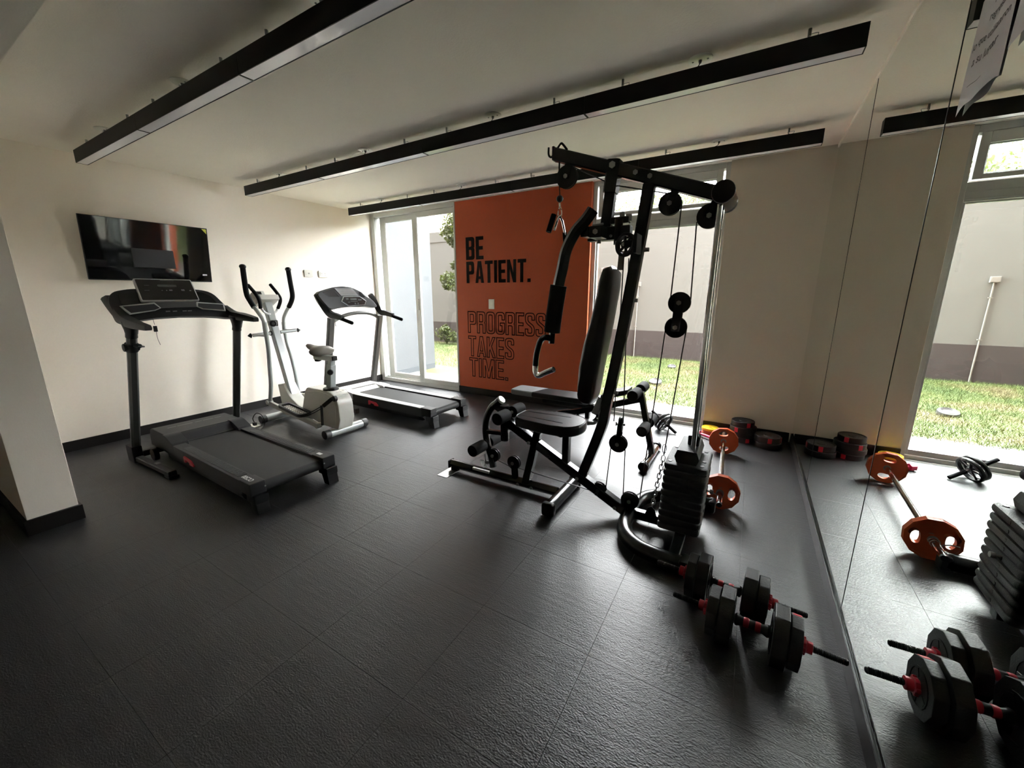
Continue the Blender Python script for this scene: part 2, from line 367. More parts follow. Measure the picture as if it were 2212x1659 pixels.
# ------------------------------------------------------------------ lettering on the orange pier
def glyphs(s):
    Wd = .44; r = .13; ri = .06
    G = {}
    G['E'] = (.38, [[(0, 0), (.38, 0), (.38, s), (s, s), (s, .5-s/2), (.35, .5-s/2), (.35, .5+s/2), (s, .5+s/2), (s, 1-s), (.38, 1-s), (.38, 1), (0, 1)]])
    G['T'] = (.42, [[(.21-s/2, 0), (.21+s/2, 0), (.21+s/2, 1-s), (.42, 1-s), (.42, 1), (0, 1), (0, 1-s), (.21-s/2, 1-s)]])
    G['I'] = (s, [[(0, 0), (s, 0), (s, 1), (0, 1)]])
    G['.'] = (s, [[(0, 0), (s, 0), (s, s), (0, s)]])
    G['P'] = (Wd, [[(0, 0), (s, 0), (s, .40), (Wd, .40, r), (Wd, 1, r), (0, 1)], [(s, .40+s), (Wd-s, .40+s, ri), (Wd-s, 1-s, ri), (s, 1-s)]])
    G['R'] = (Wd, [[(0, 0), (s, 0), (s, .41), (Wd-s, .41, .05), (Wd-s, 0), (Wd, 0), (Wd, .46, .04), (Wd-.03, .50), (Wd, .55, .04), (Wd, 1, r), (0, 1)], [(s, .41+s), (Wd-s, .41+s, ri), (Wd-s, 1-s, ri), (s, 1-s)]])
    G['B'] = (Wd, [[(0, 0), (Wd, 0, r), (Wd, .48, .06), (Wd-.04, .515), (Wd, .55, .06), (Wd, 1, r), (0, 1)], [(s, s), (Wd-s, s, ri), (Wd-s, .5-s*.35, ri), (s, .5-s*.35)], [(s, .5+s*.5), (Wd-s, .5+s*.5, ri), (Wd-s, 1-s, ri), (s, 1-s)]])
    G['O'] = (Wd, [[(0, 0, .17), (Wd, 0, .17), (Wd, 1, .17), (0, 1, .17)], [(s, s, ri), (Wd-s, s, ri), (Wd-s, 1-s, ri), (s, 1-s, ri)]])
    G['G'] = (Wd, [[(Wd, .66), (Wd, 1, .17), (0, 1, .17), (0, 0, .17), (Wd, 0, .17), (Wd, .52), (.22, .52), (.22, .52-s), (Wd-s, .52-s), (Wd-s, s, ri), (s, s, ri), (s, 1-s, ri), (Wd-s, 1-s, ri), (Wd-s, .66)]])
    G['S'] = (Wd, [[(Wd, .70), (Wd, 1, .17), (0, 1, .17), (0, .60, .14), (Wd-s, .36, .08), (Wd-s, s, ri), (s, s, ri), (s, .30), (0, .30), (0, 0, .17), (Wd, 0, .17), (Wd, .42, .14), (s, .65, .08), (s, 1-s, ri), (Wd-s, 1-s, ri), (Wd-s, .70)]])
    G['A'] = (.47, [[(0, 0), (s*.95, 0), (s*.95+.025, .18), (.445-s*.95, .18), (.47-s*.95, 0), (.47, 0), (.235+s*.62, 1), (.235-s*.62, 1)], [(s+.035, .18+s*.8), (.435-s, .18+s*.8), (.235, .80)]])
    G['K'] = (.45, [[(0, 0), (s, 0), (s, .30), (s+.035, .385), (.45-s*1.05, 0), (.45, 0), (s+.12, .56), (.44, 1), (.44-s, 1), (s, .55), (s, 1), (0, 1)]])
    G['N'] = (.46, [[(0, 0), (s*.9, 0), (s*.9, .60), (.46-s*.95, 0), (.46, 0), (.46, 1), (.46-s*.9, 1), (.46-s*.9, .42), (s*.95, 1), (0, 1)]])
    G['M'] = (.58, [[(0, 0), (s*.9, 0), (s*.9, .66), (.29-.045, 0), (.29+.045, 0), (.58-s*.9, .66), (.58-s*.9, 0), (.58, 0), (.58, 1), (.58-s*1.25, 1), (.29, .36), (s*1.25, 1), (0, 1)]])
    return G
def lettering(word, x0, x1, z0, z1, s, outline):
    G = glyphs(s); gap = .075; tot = 0
    for ch in word: tot += G[ch][0]+gap
    tot -= gap; k = (x1-x0)/tot; hz = z1-z0; y = YB-.0045; pos = x0
    if not outline:
        cu = bpy.data.curves.new('t', 'CURVE'); cu.dimensions = '2D'; cu.fill_mode = 'BOTH'; cu.extrude = .002
        for ch in word:
            for lp in G[ch][1]:
                pts = rpoly(lp); sp = cu.splines.new('POLY'); sp.points.add(len(pts)-1); sp.use_cyclic_u = True
                for q, (a, b) in zip(sp.points, pts): q.co = (pos+a*k, z0+b*hz, 0, 1)
            pos += (G[ch][0]+gap)*k
        o = bpy.data.objects.new('t', cu); COL.objects.link(o)
        me = bpy.data.meshes.new_from_object(o.evaluated_get(bpy.context.evaluated_depsgraph_get()))
        bpy.data.objects.remove(o)
        me.transform(Matrix.Translation((0, YB-.0015, 0)) @ Matrix.Rotation(math.pi/2, 4, 'X'))
        me.materials.clear(); me.materials.append(M['blackpaint']); o = bpy.data.objects.new('lettering', me); COL.objects.link(o)
    else:
        b = MB(); hw = .0060
        for ch in word:
            for lp in G[ch][1]:
                pts = [V((pos+a*k, z0+c*hz)) for a, c in rpoly(lp)]; n = len(pts); I, O = [], []
                for i in range(n):
                    d0 = (pts[i]-pts[i-1]); d1 = (pts[(i+1) % n]-pts[i])
                    d0 = d0.normalized() if d0.length > 1e-9 else d1.normalized(); d1 = d1.normalized() if d1.length > 1e-9 else d0
                    n0 = V((-d0.y, d0.x)); n1 = V((-d1.y, d1.x)); m_ = n0+n1
                    m_ = n0 if m_.length < .3 else m_.normalized()
                    l = hw/max(.35, m_.dot(n0)); I.append(pts[i]+m_*l); O.append(pts[i]-m_*l)
                fr = [[b.bm.verts.new((q.x, YB-.002, q.y)) for q in L_] for L_ in (I, O)]
                for i in range(n):
                    j = (i+1) % n; b.bm.faces.new((fr[0][i], fr[0][j], fr[1][j], fr[1][i]))
            pos += (G[ch][0]+gap)*k
        o = b.build('lettering', 'maroon')
    o.parent = wo
lettering('BE', -3.310, -3.032, 1.807, 2.088, .155, False)
lettering('PATIENT.', -3.310, -2.345, 1.512, 1.786, .155, False)
lettering('PROGRESS', -3.303, -2.135, .859, 1.140, .125, True)
lettering('TAKES', -3.303, -2.582, .540, .812, .125, True)
lettering('TIME.', -3.294, -2.672, .256, .512, .125, True)

# ------------------------------------------------------------------ windows
def frame_rect(b, x0, x1, z0, z1, y0, y1, l, r, bt, tp, bev=.004):
    b.box((x0, y0, z0), (x0+l, y1, z1), bev); b.box((x1-r, y0, z0), (x1, y1, z1), bev)
    b.box((x0+l, y0, z0), (x1-r, y1, z0+bt), bev); b.box((x0+l, y0, z1-tp), (x1-r, y1, z1), bev)
# window 1: sliding patio door
b = MB(); frame_rect(b, XL+.004, P0, 0.004, H, YB-.004, YB+.12, .075, .02, .055, .055)
b.box((XL+.08, YB+.05, .055), (P0-.02, YB+.056, .075)); b.box((XL+.08, YB+.01, .055), (P0-.02, YB+.014, .068))
w1 = struct(b.build('window_1', 'white_pvc'))
def sash(par, x0, x1, z0, z1, y0, y1, l, r, bt, tp):
    b = MB(); frame_rect(b, x0, x1, z0, z1, y0, y1, l, r, bt, tp)
    g = .008
    frame_rect(b, x0+l, x1-r, z0+bt, z1-tp, (y0+y1)/2-.012, (y0+y1)/2+.012, g, g, g, g, .002)
    f = b.build('window_sash', 'white_pvc', par)
    MB().box((x0+l, (y0+y1)/2-.003, z0+bt), (x1-r, (y0+y1)/2+.003, z1-tp)).build('pane', 'glass', f); return f
sash(w1, -4.975, -4.215, .06, 2.486, YB+.066, YB+.105, .115, .05, .075, .07)
s2 = sash(w1, -4.262, -3.502, .06, 2.486, YB+.012, YB+.050, .085, .016, .060, .062)
hb = MB(); hb.box((-4.215, YB+.004, 1.14), (-4.195, YB+.014, 1.30), .004); hb.build('handle', 'steel', s2)
# window 2: fixed pane with a hopper light above
d = .045
b = MB(); frame_rect(b, P1, W2R+.002, 0.0, H, YB+d, YB+d+.10, .045, .045, .035, .05)
b.box((P1+.045, YB+d+.006, 2.035), (W2R-.043, YB+d+.09, 2.165), .004)
b.box((P1+.045, YB+d-.004, 2.028), (W2R-.043, YB+d+.012, 2.043), .002)
b.box((P1+.045, YB+d+.002, 2.098), (W2R-.043, YB+d+.008, 2.103), .001)
w2 = struct(b.build('window_2', 'white_pvc'))
sash(w2, P1+.062, W2R-.058, 2.178, 2.488, YB+d-.006, YB+d+.05, .052, .052, .035, .075)
f = MB(); frame_rect(f, P1+.045, W2R-.043, .035, 2.03, YB+d+.02, YB+d+.05, .020, .020, .045, .012, .002); f = f.build('window_sash', 'white_pvc', w2)
MB().box((P1+.065, YB+d+.033, .078), (W2R-.063, YB+d+.039, 2.02)).build('pane', 'glass', f)
# threshold strip
struct(MB().box((XL+.005, YB+.004, -.012), (P0-.002, YB+.30, .003)).build('trim_3', 'concrete'))
struct(MB().box((P1+.002, YB, -.012), (W2R-.002, YB+.30, .001)).build('trim_4', 'concrete'))

# ------------------------------------------------------------------ outdoors
struct(MB().box((-5.12, YB+.12, -.25), (XR+3, 5.22, -.004)).build('patio', 'concrete'))
struct(MB().box((-12, 5.22, -.25), (6, 9.0, -.010)).build('lawn_ground', 'grass'))
struct(MB().box((-5.42, YB+.12, -.2), (-5.12, 5.70, 5.2), .006).build('wing_wall', 'bluewall'))
struct(MB().box((-12, 9.0, -.2), (6, 9.22, .585), .0).build('plinth', 'plinth'))
struct(MB().box((-12, 9.012, .585), (6, 9.2, 2.79)).box((-12, 9.0, 2.79), (6, 9.22, 3.06)).build('yard_wall', 'yardwall'))
# unseen upper storeys over the gym, added to cut sky light on the yard
struct(MB().box((-12, YB+.16, H+.2), (6, YB+.36, 11.0)).build('unseen_facade', 'unseen_facade'))
struct(MB().box((-12, YB+.16, -.2), (-5.43, YB+.36, H+.2)).box((XR+.22, YB+.16, -.2), (6, YB+.36, H+.2)).build('facade_lower', 'unseen_facade'))
struct(MB().box((-5.42, YB+.125, 2.55), (XR+.22, YB+.36, H+.2)).build('lintel', 'unseen_facade'))
# unseen wing left of the yard, added to block part of its sky light
struct(MB().box((-12.3, YB+.16, -.2), (-12.0, 16, 9.5)).build('unseen_side_wing', 'unseen_facade'))
# grass blades
rng = np.random.default_rng(3)
def blades(n, x0, x1, y0, y1, h):
    x = rng.uniform(x0, x1, n); y = rng.uniform(y0, y1, n); a = rng.uniform(0, 6.28, n); hh = h*rng.uniform(.4, 1.2, n); wd = rng.uniform(.0015, .004, n)
    lx = rng.normal(0, .6, n)*hh; ly = rng.normal(0, .6, n)*hh
    v = np.zeros((n, 3, 3)); v[:, 0] = np.stack([x-np.cos(a)*wd, y-np.sin(a)*wd, np.full(n, -.01)], 1); v[:, 1] = np.stack([x+np.cos(a)*wd, y+np.sin(a)*wd, np.full(n, -.01)], 1)
    v[:, 2] = np.stack([x+lx, y+ly, hh-.01], 1); return v
vv = np.concatenate([blades(52000, -2.9, .3, 5.16, 9.0, .045), blades(12000, -8.2, -4.6, 5.9, 9.0, .06), blades(6000, .3, 1.8, 5.2, 9.0, .05)])
n = len(vv); me = bpy.data.meshes.new('lawn_grass'); me.vertices.add(n*3); me.vertices.foreach_set('co', vv.reshape(-1)); me.loops.add(n*3); me.loops.foreach_set('vertex_index', np.arange(n*3, dtype=np.int32))
me.polygons.add(n); me.polygons.foreach_set('loop_start', np.arange(0, n*3, 3, dtype=np.int32)); me.update(calc_edges=True); me.validate(); me.materials.append(M['grass'])
o = bpy.data.objects.new('lawn_grass', me); COL.objects.link(o); tag(o, 'short green and yellowed grass of the yard outside the windows', 'grass', kind='stuff')
def leaves(name, centres, n, size, m, parent):
    vs_, fs = [], []
    for c, r in centres:
        for _ in range(n):
            q = V(rng.normal(0, 1, 3)); q = q.normalized()*(rng.uniform(0, 1)**.5)*r*V(c).length**0; p = V(c)+V((q.x, q.y, q.z*.8))
            a = V(rng.normal(0, 1, 3)).normalized()*size*rng.uniform(.6, 1.3); bb = a.cross(V(rng.normal(0, 1, 3))).normalized()*a.length*.42
            k = len(vs_); vs_ += [p-a, p+bb, p+a, p-bb]; fs.append((k, k+1, k+2, k+3))
    me = bpy.data.meshes.new(name); me.from_pydata([tuple(v) for v in vs_], [], fs); me.materials.append(M[m])
    off = OFF.get(root_of(parent).name); me.transform(Matrix.Translation(-V(off)))
    o = bpy.data.objects.new(name, me); COL.objects.link(o); o.parent = parent; o['kind'] = 'stuff'; return o
t = thing('tree', 'leafy young tree with bare twigs seen through the sliding door', 'tree', (-5.0, 7.5, 0))
b = MB(); b.tube([(-5.0, 7.5, -.05), (-5.05, 7.5, 1.2), (-5.2, 7.5, 2.0), (-5.5, 7.5, 2.6), (-5.8, 7.5, 3.4)], .05, 3, 8, scales=lambda u: 1-.6*u); b.build('trunk', 'bark', t)
b = MB()
for pts in ([(-5.3, 7.5, 2.2), (-5.8, 7.5, 2.6), (-6.15, 7.5, 2.85), (-6.22, 7.5, 3.15), (-6.35, 7.5, 3.5)], [(-6.15, 7.5, 2.85), (-6.35, 7.5, 3.1), (-6.5, 7.5, 3.5)], [(-6.2, 7.5, 3.05), (-6.1, 7.5, 3.25), (-6.05, 7.5, 3.45)], [(-5.1, 7.5, 1.5), (-5.6, 7.4, 1.75), (-6.1, 7.4, 1.8)]):
    b.tube(pts, .014, 3, 6, scales=lambda u: 1-.7*u)
b.build('branch', 'bark', t)
leaves('foliage', [((-5.95, 7.5, 3.0), .33), ((-6.15, 7.55, 2.75), .25), ((-5.75, 7.5, 2.75), .35), ((-5.95, 7.5, 2.55), .2), ((-5.6, 7.5, 3.2), .45), ((-5.5, 7.5, 2.4), .35), ((-6.12, 7.4, 1.72), .20), ((-5.85, 7.4, 1.62), .28), ((-6.2, 7.45, 1.55), .10), ((-5.9, 7.4, 2.0), .12)], 420, .045, 'leaf', t)
t = thing('shrub', 'small leafy shrub against the brown plinth of the yard wall', 'shrub', (-7.35, 8.7, 0))
b = MB()
for k in range(7):
    a = k*.9; b.tube([(-7.35, 8.7, -.01), (-7.35+.12*math.cos(a), 8.7+.1*math.sin(a), .18), (-7.35+.28*math.cos(a), 8.7+.22*math.sin(a), .38)], .008, 2, 5)
b.build('stem', 'leaf', t); leaves('foliage', [((-7.4, 8.65, .30), .26), ((-7.1, 8.7, .2), .2), ((-7.3, 8.6, .42), .15), ((-6.6, 8.7, .12), .2)], 130, .06, 'leaf', t)
hz = [((-5.6, 12.4), 3.7, .8), ((-3.9, 14.6), 4.4, .85), ((-2.75, 12.2), 3.75, .75), ((-2.0, 14.8), 4.65, .8), ((-.9, 12.3), 3.40, .7), ((1.3, 12.4), 3.6, .8), ((-8.9, 12.8), 3.9, 1.0)]
hl = ['tree crown showing behind the yard wall above the left end of the hopper window', 'tree crown over the yard wall, second from the left in the hopper window', 'yellow-green tree crown over the yard wall, middle of the hopper window', 'tree crown over the yard wall just right of the middle of the hopper window', 'low thin tree crown over the yard wall at the right of the hopper window', 'tree crown over the yard wall seen only in the mirror', 'tree crown far left behind the yard wall']
for (xy, hh, r), lb in zip(hz, hl):
    t = thing('background_tree', lb, 'tree', (xy[0], xy[1], 0), 'trees behind the yard wall')
    MB().tube([(xy[0], xy[1], -.1), (xy[0]+.05, xy[1], 2), (xy[0], xy[1], hh-.2)], .07, 3, 8).build('trunk', 'bark', t)
    leaves('foliage', [((xy[0], xy[1], hh-r*.35), r), ((xy[0]-r*.6, xy[1], hh-r*.6), r*.6), ((xy[0]+r*.6, xy[1]+.1, hh-r*.5), r*.6)], 750, .06, 'leaf2', t)
# things on the yard wall and lawn
def jbox(x, z, lb):
    t = thing('junction_box', lb, 'junction box', (x, 9.0, z), 'electrical boxes on the yard wall')
    MB().box((x-.055, 8.965, z-.045), (x+.055, 9.012, z+.045), .006).build('box', 'yardbox', t)
    MB().box((x-.048, 8.958, z-.038), (x+.048, 8.966, z+.038), .004).build('cover', 'yardbox', t)
jbox(-2.965, 1.895, 'upper of two white boxes one above the other on the yard wall')
jbox(-2.965, 1.565, 'lower of two white boxes one above the other on the yard wall')
jbox(-2.18, 1.575, 'white box on the yard wall with a long pipe running down to the lawn')
tag(MB().tube([(-2.965, 8.995, 1.86), (-2.965, 8.995, 1.60)], .010).build('conduit', 'yardbox'), 'short white pipe between two stacked boxes on the yard wall', 'pipe')
tag(MB().tube([(-3.0, 8.995, 1.565), (-4.6, 8.995, 1.565)], .010).build('conduit', 'yardbox'), 'horizontal white pipe leaving the lower stacked box', 'pipe')
tag(MB().tube([(-2.18, 8.995, 1.54), (-2.18, 8.99, .08), (-2.18, 8.985, -.01)], .011).box((-2.205, 8.98, 1.30), (-2.155, 9.01, 1.315)).box((-2.205, 8.98, .66), (-2.155, 9.01, .675)).build('conduit', 'yardbox'), 'long vertical white pipe down the yard wall to the grass', 'pipe')
for (x, y, s_, lb) in [(-1.18, 6.37, 1, 'round grey drain cap in the lawn nearer the window'), (-1.196, 7.95, .8, 'dark round cap on the lawn near the plinth')]:
    tag(MB().lathe([(.0, .0), (.10*s_, .0), (.095*s_, .05*s_), (.07*s_, .065*s_), (.05*s_, .045*s_), (0, .04*s_)], (x, y, -.005), (0, -.25, 1), 18).build('drain_cap', 'stone', off=None), lb, 'drain cap')

# ------------------------------------------------------------------ linear ceiling lights
ZB, ZT = 2.400, 2.492; sec = [-4.790, -3.519, -2.248, -0.977, 0.294]
LL = ['long black linear ceiling light nearest the camera', 'long black linear ceiling light, middle of the three', 'long black linear ceiling light closest to the windows']
for li, yc in enumerate([1.240, 2.500, 3.790]):
    t = thing('linear_ceiling_light', LL[li], 'ceiling light', (-2.25, yc, ZB), 'linear ceiling lights')
    for k in range(4):
        a, c_ = sec[k]+.0012, sec[k+1]-.0012
        b = MB(); b.box((a, yc-.035, ZB), (c_, yc-.031, ZT)); b.box((a, yc+.031, ZB), (c_, yc+.035, ZT)); b.box((a, yc-.031, ZT-.004), (c_, yc+.031, ZT))
        b.box((a, yc-.031, ZB), (a+.004, yc+.031, ZT-.004)); b.box((c_-.004, yc-.031, ZB), (c_, yc+.031, ZT-.004))
        b.build('housing', 'black_metal', t)
        MB().box((a+.005, yc-.0305, ZB+.0015), (c_-.005, yc+.0305, ZB+.005)).build('diffuser', 'diffuser', t)
        for xx in (a+.21, c_-.21):
            b = MB(); b.cyl((xx, yc, H-.001), (xx, yc, H-.030), .0075, seg=8); b.cyl((xx, yc, H-.030), (xx, yc, ZT), .002, seg=5); b.cyl((xx, yc, ZT), (xx, yc, ZT+.012), .004, seg=8)
            cl = b.build('suspension_clip', 'steel', t)
            b = MB(); b.tube([(xx, yc, H-.024), (xx+.034, yc+.004, ZT+.026), (xx+.022, yc, ZT+.006), (xx-.006, yc, ZT+.018), (xx+.004, yc, ZT+.03)], .0018, 4, 5); b.build('cable_tail', 'steel', cl)
        xm = (a+c_)/2-.03
        cp = MB().lathe([(.058, 0), (.058, -.004), (.050, -.007), (0, -.007)], (xm, yc+.005, H), seg=24).build('canopy_plate', 'plate_white', t)
        for dx_ in (-.035, .035): MB().cyl((xm+dx_, yc+.005, H-.006), (xm+dx_, yc+.005, H-.009), .005, seg=8).build('screw', 'slotgrey', cp)
        b = MB(); b.cyl((xm, yc+.005, H-.006), (xm, yc+.005, H-.02), .009, .006, seg=10)
        b.build('cord_gland', 'slotgrey', cp)
        MB().tube([(xm, yc+.005, H-.018), (xm-.01, yc, H-.035), (xm-.05, yc-.002, ZT+.003)], .0025, 4, 6).build('power_cord', 'cable', t)

# ------------------------------------------------------------------ television
t = thing('television', 'large flat black television hung on the left wall', 'television', (-5.05, 1.66, 1.77))
A = -.127  # forward tilt
Rt = Matrix.Translation((-5.003, 1.660, 1.768)) @ Matrix.Rotation(-A*1.0, 4, 'Y')
def tvbox(a, b_, name, m, bev=.002):
    x = MB().box(a, b_, bev); bmesh.ops.transform(x.bm, matrix=Rt, verts=x.bm.verts[:]); return x.build(name, m, t)
tvbox((-.03, -.473, -.272), (-.002, .473, .272), 'casing', 'blackplastic', .004)
tvbox((-.003, -.468, -.262), (.000, .468, .267), 'display', 'screen', .0005)
tvbox((0, .39, -.205), (.0012, .43, -.192), 'badge', 'print', .0003)
x = MB().prism([(.462, .262), (.462, .215), (.42, .262)], 0, .0012, 0); bmesh.ops.transform(x.bm, matrix=Rt, verts=x.bm.verts[:]); x.build('sticker', 'yellowtag', t)
MB().box((-5.096, 1.50, 1.62), (-5.0, 1.82, 1.92), .004).build('wall_bracket', 'blackplastic', t)
# outlets
def plate(name, lb, y0, y1, z0, z1, slots):
    t = thing(name, lb, 'outlet', (XL, (y0+y1)/2, (z0+z1)/2))
    MB().box((XL, y0, z0), (XL+.014, y1, z1), .004).build('faceplate', 'plate_ivory', t)
    MB().box((XL+.010, y0+.02, z0+.02), (XL+.0165, y1-.02, z1-.02), .002).build('insert', 'plate_ivory', t)
    b = MB()
    for (dy, dz, hy, hz_) in slots: b.box((XL+.0155, (y0+y1)/2+dy-hy, (z0+z1)/2+dz-hz_), (XL+.0172, (y0+y1)/2+dy+hy, (z0+z1)/2+dz+hz_))
    b.build('slot', 'slotgrey', t)
plate('cable_outlet', 'white wall plate with a single dark port, left of the outlet pair', 3.222, 3.342, 1.595, 1.683, [(0, 0, .012, .007)])
plate('power_outlet', 'white double power outlet, right one of the pair of wall plates', 3.428, 3.560, 1.595, 1.683, [(-.03, .008, .002, .008), (-.018, .008, .002, .006), (-.024, -.012, .003, .003), (.03, .008, .002, .008), (.018, .008, .002, .006), (.024, -.012, .003, .003)])
t = thing('light_switch', 'white rocker light switch on the orange wall', 'switch', (-2.915, YB, 1.242))
MB().box((-2.960, YB-.010, 1.180), (-2.872, YB, 1.305), .004).build('faceplate', 'plate_white', t)
MB().box((-2.938, YB-.015, 1.205), (-2.896, YB-.008, 1.280), .003, rot=(.06, 'X')).build('rocker', 'plate_white', t)
# paper notices on the mirror
def sheet(name, lb, f, lines, n=14, m_=18):
    t = thing(name, lb, 'paper', (XR-.01, 1.6, 2.0)); b = MB(); vs_ = [[b.bm.verts.new(f(i/n, j/m_)) for j in range(m_+1)] for i in range(n+1)]
    for i in range(n):
        for j in range(m_): b.bm.faces.new((vs_[i][j], vs_[i+1][j], vs_[i+1][j+1], vs_[i][j+1]))
    b.build('sheet', 'paper', t, angle=80)
    for (txt, u, v, sz) in lines:
        cu = bpy.data.curves.new('t', 'FONT'); cu.body = txt; cu.size = sz; cu.offset = .0004
        o = bpy.data.objects.new('t', cu); COL.objects.link(o); me = bpy.data.meshes.new_from_object(o.evaluated_get(bpy.context.evaluated_depsgraph_get())); bpy.data.objects.remove(o)
        for vtx in me.vertices:
            uu = u+vtx.co.x/.216; v2 = v+vtx.co.y/.28; p = V(f(uu, v2)); e = .004
            nn = (V(f(uu+e, v2))-p).cross(V(f(uu, v2+e))-p).normalized()
            if nn.x > 0: nn = -nn
            vtx.co = p+nn*.0009
        me.transform(Matrix.Translation(-V((XR-.01, 1.6, 2.0)))); me.materials.clear(); me.materials.append(M['ink']); o = bpy.data.objects.new('writing', me); COL.objects.link(o); o.parent = t
def f1(u, v):   # u left to right (towards the camera), v bottom to top
    y = 1.768-.222*u-.010*v; z = 1.868+.275*v+.016*math.sin(u*2.2)*(1-v)+.006*math.sin(u*9)
    x = XR-.003-.004*(1-v)**2*(1-.6*u)-.0025*math.sin(u*5+v*3)*(1-v*.5)-.005*(1-v)*math.exp(-((u-.62)*6)**2)
    return (min(x, XR-.002), y, z)
sheet('paper_notice', 'creased white paper notice with handwriting-like text taped on the mirror', f1, [('Por favor', .38, .84, .030), ('regresar', .34, .70, .028), ('lo que utilizaron', .06, .53, .028), ('a su lugar', .16, .36, .033), ('________', .20, .18, .020)])
def f2(u, v):
    y = 1.512-.215*u-.010*v; z = 1.925+.275*v+.012*math.sin(u*3); x = XR-.004-.003*(1-v)**2-.0015*math.sin(u*6+1)
    return (min(x, XR-.002), y, z)
sheet('paper_sheet', 'second white paper sheet beside the written notice at the picture edge', f2, [])

# ------------------------------------------------------------------ treadmills
def rotz(mb, root, a):
    m = Matrix.Translation(root) @ Matrix.Rotation(a, 4, 'Z'); bmesh.ops.transform(mb.bm, matrix=m, verts=mb.bm.verts[:]); return mb
def treadmill_deck(t, root, a, L0, L1, hw, rail_m, cap_m, hood_m, hx, hood_h, ribs, red_x, silver=False):
    """L0 front end, L1 rear end (local x); hw half width"""
    def P(name, mb, m, par=t, ang=35): return rotz(mb, root, a).build(name, m, par, angle=ang)
    bw = hw-.095
    # belt wrapping the rear roller
    zt = .182; prof = [(hx-.08, zt), (L1-.045, zt)]+[(L1-.045+.038*math.sin(q), zt-.038+.038*math.cos(q)) for q in np.linspace(0, math.pi, 9)[1:]]+[(hx-.08, zt-.076), (hx-.08, zt-.070)]+[(L1-.045, zt-.070)]+[(L1-.045+.032*math.sin(q), zt-.038-.032*math.cos(q)) for q in np.linspace(0, math.pi, 7)]+[(hx-.08, zt-.006)]
    P('running_belt', MB().prism(prof, -bw, bw, 1), 'belt')
    P('deck_board', MB().box((hx-.06, -bw+.003, zt-.06), (L1-.09, bw-.003, zt-.008)), 'blackplastic')
    for s_ in (-1, 1):
        y0, y1 = s_*(bw+.006), s_*hw
        b = MB().prism([(hx+.0, .10), (hx, .198), (L1-.12, .196), (L1-.12, .10)], y0, y1, 1, .006)
        r = P('side_rail', b, rail_m)
        if ribs:
            b = MB(); x_ = hx+.22
            while x_ < L1-.20: b.box((x_, y0+s_*.012, .1955), (x_+.009, y1-s_*.022, .2005), .001, seg=1); x_ += .019
            P('grip_rib', b, 'midplastic', r)
        else:
            P('grip_strip', MB().box((hx+.02, y0+s_*.004, .190), (L1-.15, y1-s_*.003, .1995), .003, seg=1), 'silver', r)
        b = MB().prism([(hx-.1, .055), (hx-.1, .105), (L1-.20, .105), (L1-.12, .06)], s_*(hw-.05), s_*(hw-.012), 1, .004)
        P('frame_rail', b, 'blackplastic')
        # rear cap with foot
        b = MB().box((L1-.135, y0-s_*.004, .118), (L1+.012, y1+s_*.004, .206), .009)
        c_ = P('end_cap', b, cap_m)
        b = MB().prism([(L1-.06, .125), (L1-.015, .0), (L1+.048, .0), (L1+.03, .125)], s_*(hw-.085), s_*(hw-.005), 1, .005)
        b.box((L1-.07, s_*(hw-.088), .07), (L1+.040, s_*(hw-.001), .125), .006)
        P('rear_foot', b, 'blackplastic', c_)
        P('screw', MB().cyl((L1+.012, s_*(hw-.085), .165), (L1+.016, s_*(hw-.085), .165), .005, seg=8), 'steel', c_)
    # motor hood
    pr = rpoly([(L0, .09), (L0+.02, hood_h-.03, .03), (L0+.07, hood_h, .05), (hx-.06, hood_h, .03), (hx-.005, .190, .01), (hx+.02, .187), (hx+.02, .09)], 4)
    b = MB().prism(pr, -hw+.012, hw-.012, 1, .006)
    hd = P('motor_hood', b, hood_m)
    for s_ in (-1, 1):
        P('hood_shoulder', MB().prism(rpoly([(hx-.13, .12), (hx-.12, hood_h+.004, .02), (hx-.05, hood_h+.004, .03), (hx+.085, .205, .02), (hx+.085, .12)]), s_*(bw-.012), s_*(hw+.001), 1, .004), hood_m if not silver else 'silver', hd)
    b = MB().box((hx-.105, -bw+.02, hood_h-.002), (hx-.075, bw-.02, hood_h+.0012)); P('groove', b, 'blackplastic', hd)
    # red latch on the near frame rail
    b = MB().prism(rpoly([(red_x, .135), (red_x+.0, .165, .01), (red_x+.13, .155), (red_x+.17, .128), (red_x+.17, .115), (red_x+.10, .115), (red_x+.10, .13), (red_x+.035, .14), (red_x+.03, .118), (red_x, .112)]), -hw-.010, -hw+.015, 1, .003)
    P('folding_latch', b, 'red')
    return P
